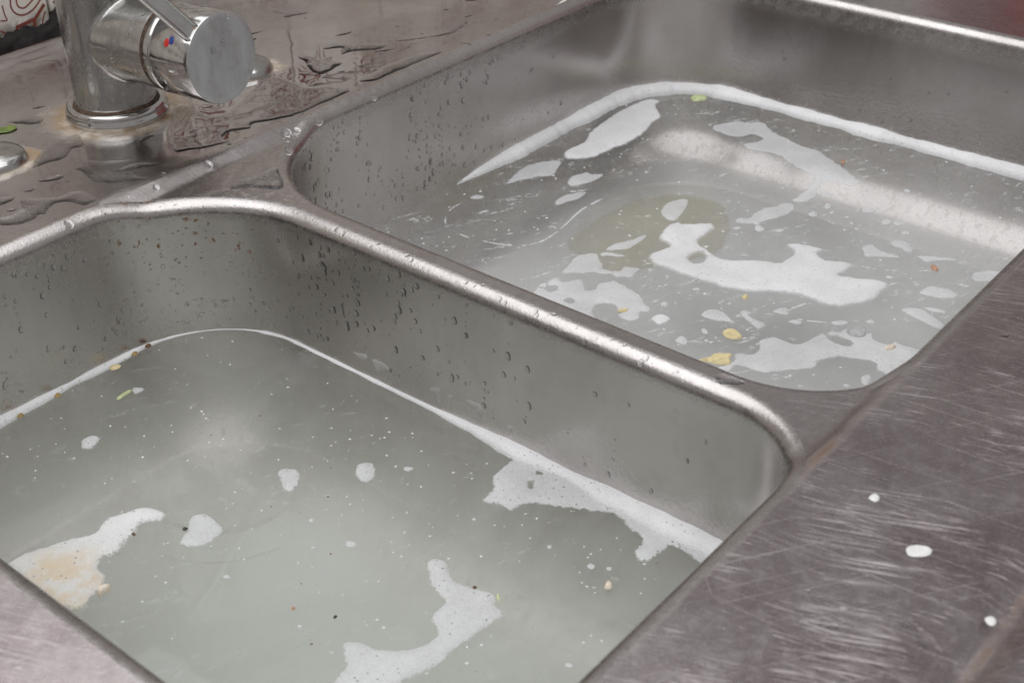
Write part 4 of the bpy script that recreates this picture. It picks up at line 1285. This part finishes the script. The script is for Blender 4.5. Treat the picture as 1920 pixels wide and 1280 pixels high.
# ------------------------------------------------------------------ puddles on the ledges
p1 = lambda p: zoomed(p, 0, 0, 2.977, 0)
pz4 = lambda p: zoomed(p, 0, 200, 5.82, 0)
pz5 = lambda p: zoomed(p, 300, 220, 5.82, -.005)
p2 = lambda p: zoomed(p, 640, 0, 2.977, 0)
p3 = lambda p: zoomed(p, 330, 0, 5.82, 0)
p9 = lambda p: zoomed(p, 1280, 850, 2.977, 0)
pj = lambda p: zoomed(p, 1300, 640, 5.82, -.005)
PG = 'water puddles on the sink ledges'
for lab, q, th in (
        ('flat puddle with straight upper edge in front of the tap', pz4([(800, 680), (860, 640), (900, 590), (940, 580), (1200, 590), (1490, 570), (1500, 640), (1520, 690), (1500, 730), (1560, 760), (1660, 760), (1560, 800), (1400, 830), (1200, 840), (1050, 830), (960, 790), (900, 730), (850, 700)]), .0009),
        ('hooked finger shaped puddle near the back rim of the near bowl', pz4([(210, 1030), (280, 1000), (450, 990), (600, 985), (680, 970), (760, 930), (870, 915), (960, 940), (1040, 1000), (1060, 1040), (1000, 1085), (920, 1080), (800, 1060), (700, 1045), (600, 1065), (540, 1110), (490, 1190), (440, 1180), (380, 1230), (200, 1290), (-60, 1290), (-60, 1230), (100, 1190), (230, 1110)]), .0014),
        ('pointed puddle above the hooked one at the left edge', pz4([(-60, 1020), (60, 980), (170, 975), (150, 1020), (80, 1060), (-60, 1090)]), .0011),
        ('tadpole shaped puddle between the hooked puddle and the hole cover', pz4([(190, 950), (280, 900), (360, 870), (400, 880), (360, 930), (260, 935)]), .0009),
        ('small oval puddle left of the flat puddle', pz4([(600, 745), (650, 730), (705, 745), (690, 775), (640, 775)]), .0009),
        ('small pointed puddle just below the oval one', pz4([(680, 825), (750, 785), (820, 800), (760, 830)]), .0009),
        ('widest puddle right of the tap mirroring the tile pattern', p1([(920, 740), (930, 800), (980, 850), (1050, 842), (1150, 830), (1290, 790), (1250, 772), (1290, 740), (1400, 720), (1415, 695), (1500, 680), (1700, 660), (1800, 620), (1940, 560), (1960, 500), (1850, 470), (1720, 480), (1600, 440), (1540, 425), (1440, 460), (1300, 600), (1180, 640), (1050, 590), (960, 600), (945, 680)]), .0008),
        ('branching puddle along the back rim of the far bowl', p2([(95, 455), (180, 400), (250, 360), (330, 335), (430, 300), (540, 285), (620, 290), (600, 310), (500, 350), (420, 400), (330, 440), (230, 480), (190, 460)]), .0010),
        ('long thin puddle streak on the far part of the back ledge', p2([(250, 225), (400, 210), (520, 190), (640, 150), (710, 110), (700, 140), (620, 190), (480, 215), (350, 230)]), .0008),
        ('short puddle at the left end of the long thin streak', p2([(0, 270), (120, 240), (260, 250), (200, 280), (60, 290), (0, 310)]), .0008),
        ('claw shaped puddle right of the hidden hole cover', p3([(1320, 620), (1450, 610), (1560, 640), (1600, 620), (1730, 620), (1700, 650), (1830, 690), (1750, 740), (1660, 790), (1580, 815), (1490, 790), (1430, 730), (1400, 680)]), .0012),
        ('curved puddle above the claw shaped one', p3([(1560, 550), (1700, 480), (1860, 470), (1950, 500), (1860, 580), (1800, 530), (1640, 545)]), .0010),
        ('thin wavy puddle on the back ledge above the tap end cap', p3([(1000, 140), (1120, 120), (1200, 145), (1350, 150), (1300, 170), (1200, 165), (1100, 150)]), .0008),
        ('left puddle between the hole cover and the tap base', pz4([(380, 560), (460, 470), (560, 400), (700, 330), (860, 300), (930, 420), (800, 470), (740, 550), (660, 590), (540, 610), (420, 660), (340, 690)]), .0008),
        ('dark puddle behind the green leaf scrap', pz4([(60, 170), (200, 130), (320, 90), (470, 110), (480, 170), (420, 190), (300, 200), (150, 190)]), .0008),
        ('knobbly water bead streak on the scratched front ledge', p9([(1200, 930), (1250, 905), (1300, 940), (1350, 980), (1410, 1020), (1440, 1070), (1470, 1105), (1420, 1130), (1400, 1150), (1385, 1095), (1330, 1080), (1290, 1040), (1285, 990), (1220, 970)]), .0014),
        ('shallow puddle by the groove at the front lip', p9([(1770, 870), (1800, 830), (1850, 810), (1860, 840), (1820, 880)]), .0010)):
    back = q[:, 1].mean() > .5
    q = np.column_stack([q[:, 0], np.maximum(q[:, 1], .5765)]) if back else q
    o = patch('puddle', q, CLEAR, 0, th * .38, .0045, .0020, zfun=S, wob=.0005, sink=.0001, soft=True)
    tag(o, lab, 'puddle', PG)
rp = random.Random(77)
k = 0
while k < 46:
    x, y = rp.uniform(.30, .84), rp.uniform(.592, .735)
    if (x - TAP[0]) ** 2 + (y - TAP[1]) ** 2 < .0016 or any((x - c[0]) ** 2 + (y - c[1]) ** 2 < .0008 for c in CAPS): continue
    L_ = .0025 + .013 * rp.random() ** 2
    W_ = L_ * rp.uniform(.22, .55)
    a_ = rp.uniform(-.35, .15) - .25
    bl = [(L_ * math.cos(t) * rp.uniform(.6, 1.2), W_ * math.sin(t) * rp.uniform(.5, 1.3)) for t in np.linspace(0, 2 * math.pi, 12)[:-1]]
    q = np.array([(x + u * math.cos(a_) - v * math.sin(a_), y + u * math.sin(a_) + v * math.cos(a_)) for u, v in bl])
    o = patch('puddle', q, CLEAR, 0, .0003 + .03 * W_, .0016, .0014, zfun=S, wob=.0002, sink=.0001, soft=True)
    wh = 'left of the tap on the ledge' if x < .40 else ('beside and behind the tap' if x < .50 else ('between the tap and the far bowl' if x < .62 else 'along the far end'))
    tag(o, ('tiny' if L_ < .0045 else 'small') + (' long' if W_ / L_ < .36 else '') + ' puddle ' + ('near the tiles' if y > .68 else 'near the rim') + ' ' + wh, 'puddle', 'small puddles on the back ledge')
    k += 1
for lab, q in (('puddle on the three cornered bridge under the back rim', pz5([(850, 690), (1000, 650), (1200, 560), (1290, 560), (1340, 700), (1345, 770), (1250, 785), (1000, 765), (880, 780), (770, 765)])),
               ('puddle on the front end of the bridge between the bowls', pj([(230, 390), (290, 340), (400, 360), (560, 420), (580, 450), (480, 470), (360, 460), (270, 440)])),):
    o = patch('puddle', q, CLEAR, 0, .0009, .0026, .0018, zfun=S, wob=.0004, sink=.0001, soft=True)
    tag(o, lab, 'puddle', PG)


# ------------------------------------------------------------------ droplets
def drop_mesh(kind):
    bm = bmesh.new()
    bmesh.ops.create_uvsphere(bm, u_segments=14, v_segments=9, radius=1)
    rs = random.Random(kind)
    el = [1.0, 1.2, 1.45, 1.8, 1.1, 2.4][kind]
    tp = [.05, .2, .3, .35, -.1, .25][kind]
    bend = [0, .06, -.1, .1, .15, -.12][kind]
    for v in bm.verts:                  # local: y is "down the wall", z is outward
        x, y, z = v.co
        w = 1 + tp * y
        v.co = Vector((x * w + bend * y * y, y * el, z * (.28 + .08 * y)))
    for v in bm.verts: v.co += Vector((rs.uniform(-.05, .05), rs.uniform(-.05, .05), 0))
    me = bpy.data.meshes.new('water_drop')
    bm.to_mesh(me)
    bm.free()
    me.polygons.foreach_set('use_smooth', [True] * len(me.polygons))
    me.materials.append(DROPW)
    return me


DROPS = [drop_mesh(k) for k in range(6)]
drops = []                              # (size, matrix, mesh kind, label, group)


def add_drop(p, nrm, down, size, kind, label, group):
    if ' wall of ' in label or ' corner of ' in label:
        w1 = 'fat' if size > .0014 else ('middling' if size > .0010 else 'little')
        w2 = ('round', 'teardrop', 'teardrop', 'long', 'round', 'long')[kind]
        w3 = 'high up' if p[2] > -.034 else ('half way down' if p[2] > -.058 else 'low down')
        label = label.replace('clear water drop on', w1 + ' ' + w2 + ' water drop ' + w3 + ' on').replace('clear water drop in', w1 + ' ' + w2 + ' water drop ' + w3 + ' in')
    n_ = Vector(nrm).normalized()
    d_ = (Vector(down) - n_ * Vector(down).dot(n_)).normalized()
    x_ = d_.cross(n_).normalized()
    m_ = Matrix(((x_.x, d_.x, n_.x, p[0]), (x_.y, d_.y, n_.y, p[1]), (x_.z, d_.z, n_.z, p[2]), (0, 0, 0, 1))) @ Matrix.Diagonal((size, size, size, 1))
    drops.append((size * (1 + .6 * (kind in (3, 5))), m_, kind, label, group))


def wall_drops(B, s_rng, z_rng, n, label, group, smin, smax, seed, pw=2.5, dens=None):
    rs = random.Random(seed)
    k = 0
    while k < n:
        s = rs.uniform(*s_rng)
        z = rs.uniform(*z_rng)
        if dens and rs.random() > dens(s, z): continue
        p, nn = bowl_point(B, s, z)
        if vnoise(np.array([[p[0] + p[1], z]]), 55)[0] < rs.uniform(.1, .6): continue
        size = .84 * (smin + (smax - smin) * rs.random() ** pw)
        kd = rs.choice([0, 1, 1, 2, 2, 3, 4]) if size > .0007 else rs.choice([0, 0, 1, 1, 2, 4])
        add_drop(p, nn, (rs.uniform(-.25, .25) * nn[1], rs.uniform(-.25, .25) * nn[0], -1), size, kd, label, group)
        if size > .0011 and rs.random() < .3:      # a run of small beads above
            for j in range(rs.randint(2, 5)):
                zz = z + .004 * (j + 1) + rs.uniform(0, .002)
                if zz < -.012:
                    p2_, n2_ = bowl_point(B, s + rs.uniform(-.04, .04), zz)
                    add_drop(p2_, n2_, (0, 0, -1), rs.uniform(.0004, .0009), rs.choice([0, 1, 2]), label, group)
        k += 1


NLOOP = len(rr(0, 1, 0, 1, .1))
seg = NLOOP // 4                        # corner + side
# loop order: corner(x1,y0), side x1, corner(x1,y1), side y1, corner(x0,y1), side x0, corner(x0,y0), side y0
wall_drops(BOWLS[0], (27, 26 + 46), (-.078, -.014), 240, 'clear water drop on the dividing wall of the near bowl', 'water drops on the dividing wall', .0003, .0021, 21, dens=lambda s, z: .12 + .88 * max(0, (s - 40) / 32))
wall_drops(BOWLS[0], (72, 99), (-.075, -.012), 70, 'clear water drop in the back corner of the near bowl', 'water drops in the near bowl corner', .0003, .0016, 22)
wall_drops(BOWLS[0], (99, 132), (-.080, -.010), 120, 'clear water drop on the back wall of the near bowl', 'water drops on the near bowl back wall', .0003, .0019, 23)
wall_drops(BOWLS[1], (104, 152), (-.080, -.010), 330, 'clear water drop on the back wall of the far bowl', 'water drops on the far bowl back wall', .0004, .0020, 24, dens=lambda s, z: .10 + .90 * min(1, max(0, (s - 112) / 18)))
wall_drops(BOWLS[1], (26, 72), (-.08, -.012), 60, 'clear water drop on the far wall of the far bowl', 'water drops on the far wall', .0004, .0015, 25)
# beads sitting on the rolled rims
rsb = random.Random(31)


def rim_drops(n, x_rng, y_, label, group, smin, smax, nrm, jit=.004):
    for k in range(n):
        x = rsb.uniform(*x_rng)
        y = y_ + rsb.uniform(-jit, jit)
        z = float(S(np.array([[x, y]]))[0])
        s_ = .75 * (smin + (smax - smin) * rsb.random() ** 2.5)
        add_drop((x, y, z - .0001), nrm, (rsb.uniform(-.5, .5), -1, 0), s_, rsb.choice([0, 1, 4]), label, group)


rim_drops(70, (.25, .85), .5748, 'clear water bead on the bright back rim', 'water beads on the back rim', .0005, .0024, (0, -.25, 1), .0025)
rim_drops(55, (.27, .80), .600, 'clear water bead lying on the back ledge', 'water beads on the back ledge', .0004, .0015, (0, 0, 1), .012)
rim_drops(40, (.35, .80), .0, 'clear water bead on the front ledge', 'water beads on the front ledge', .0006, .0022, (0, 0, 1), 0) if False else None
for k in range(46):
    x, y = rsb.uniform(.30, .62), rsb.uniform(.09, .165)
    s_ = .0005 + .0020 * rsb.random() ** 3
    add_drop((x, y, float(S(np.array([[x, y]]))[0]) - .0001), (0, 0, 1), (.75, -.66, 0), s_ * .7, rsb.choice([1, 2, 3, 5]), 'clear water bead on the scratched front ledge', 'water beads on the front ledge')
for k in range(85):                     # on the rolled rim of the divider
    y = rsb.uniform(.25, .50)
    ph = rsb.uniform(0, 1.1)
    x = BOWLS[0]['T'][1] + RB * (1 - math.sin(ph))
    z = -D_REC - RB * (1 - math.cos(ph))
    s_ = .0003 + .0013 * rsb.random() ** 3
    add_drop((x, y, z), (-math.sin(ph), 0, math.cos(ph)), (-1, rsb.uniform(-.3, .3), -.3), s_, rsb.choice([0, 1, 4, 2]), 'clear water bead on the rolled rim between the bowls', 'water beads on the dividing rim')
# the few big drops that hang over the back rim
for px, py, sz in ((537, 247, .0034), (557, 244, .0026), (597, 227, .0030), (390, 307, .0030), (541, 282, .0030), (700, 182, .0026), (51, 448, .0034), (128, 420, .0032), (10, 462, .0034), (237, 370, .0022), (293, 350, .0022)):
    p = at(px, py, -.0015)
    add_drop((p[0], p[1], -.0018), (-.2, -.55, .8), (0, -1, -.6), sz * .8, 1, 'fat water drop hanging over the back rim of the bowls', 'fat drops on the back rim')
# drops on the tap
for t, ang, s_ in ((.066, 200, .0011), (.070, 214, .0012), (.068, 185, .0010), (.085, 95, .0010), (.078, 75, .0012), (.088, 60, .0009), (.03, 190, .0013), (.02, 205, .0012), (.045, 150, .0008), (.050, 120, .0010)):
    p_, n_ = cap_pt(t, math.radians(ang), AR + (0 if t > .058 else -.0008))
    add_drop(p_, n_, (0, 0, -1), s_, 1, 'clear water drop on the tap', 'water drops on the tap')
for u, v, s_, kd in ((-.006, .006, .0015, 2), (.002, .009, .0013, 1), (-.009, -.005, .0013, 2), (-.0095, -.010, .0009, 1), (.008, .021, .0012, 4), (.006, .0195, .0008, 0), (.001, .0185, .0009, 0)):
    ex = (Vector((1, 0, 0)) - AX * AX.x).normalized()
    p_ = AO + AX * AL + ex * u + Vector((0, 0, 1)) * v
    add_drop(p_, AX, (0, 0, -1), s_, kd, 'clear water drop on the round tap face', 'water drops on the tap face')

drops.sort(key=lambda d: -d[0])
for sz, m_, kd, lab, grp in drops[:300]:
    o = bpy.data.objects.new('water_drop', DROPS[kd])
    COL.objects.link(o)
    o.matrix_world = m_
    tag(o, lab, 'water drop', grp)
Vv, Ff = [], []
for sz, m_, kd, lab, grp in drops[300:]:
    b0 = len(Vv)
    Vv += [tuple(m_ @ v.co) for v in DROPS[kd].vertices]
    Ff += [tuple(b0 + i for i in p.vertices) for p in DROPS[kd].polygons]
fd = mesh_obj('fine_droplets', Vv, Ff, DROPW)
tag(fd, 'fine water droplets sprinkled over the bowl walls and rims', 'droplets', None, 'stuff')
print('drops', len(drops))
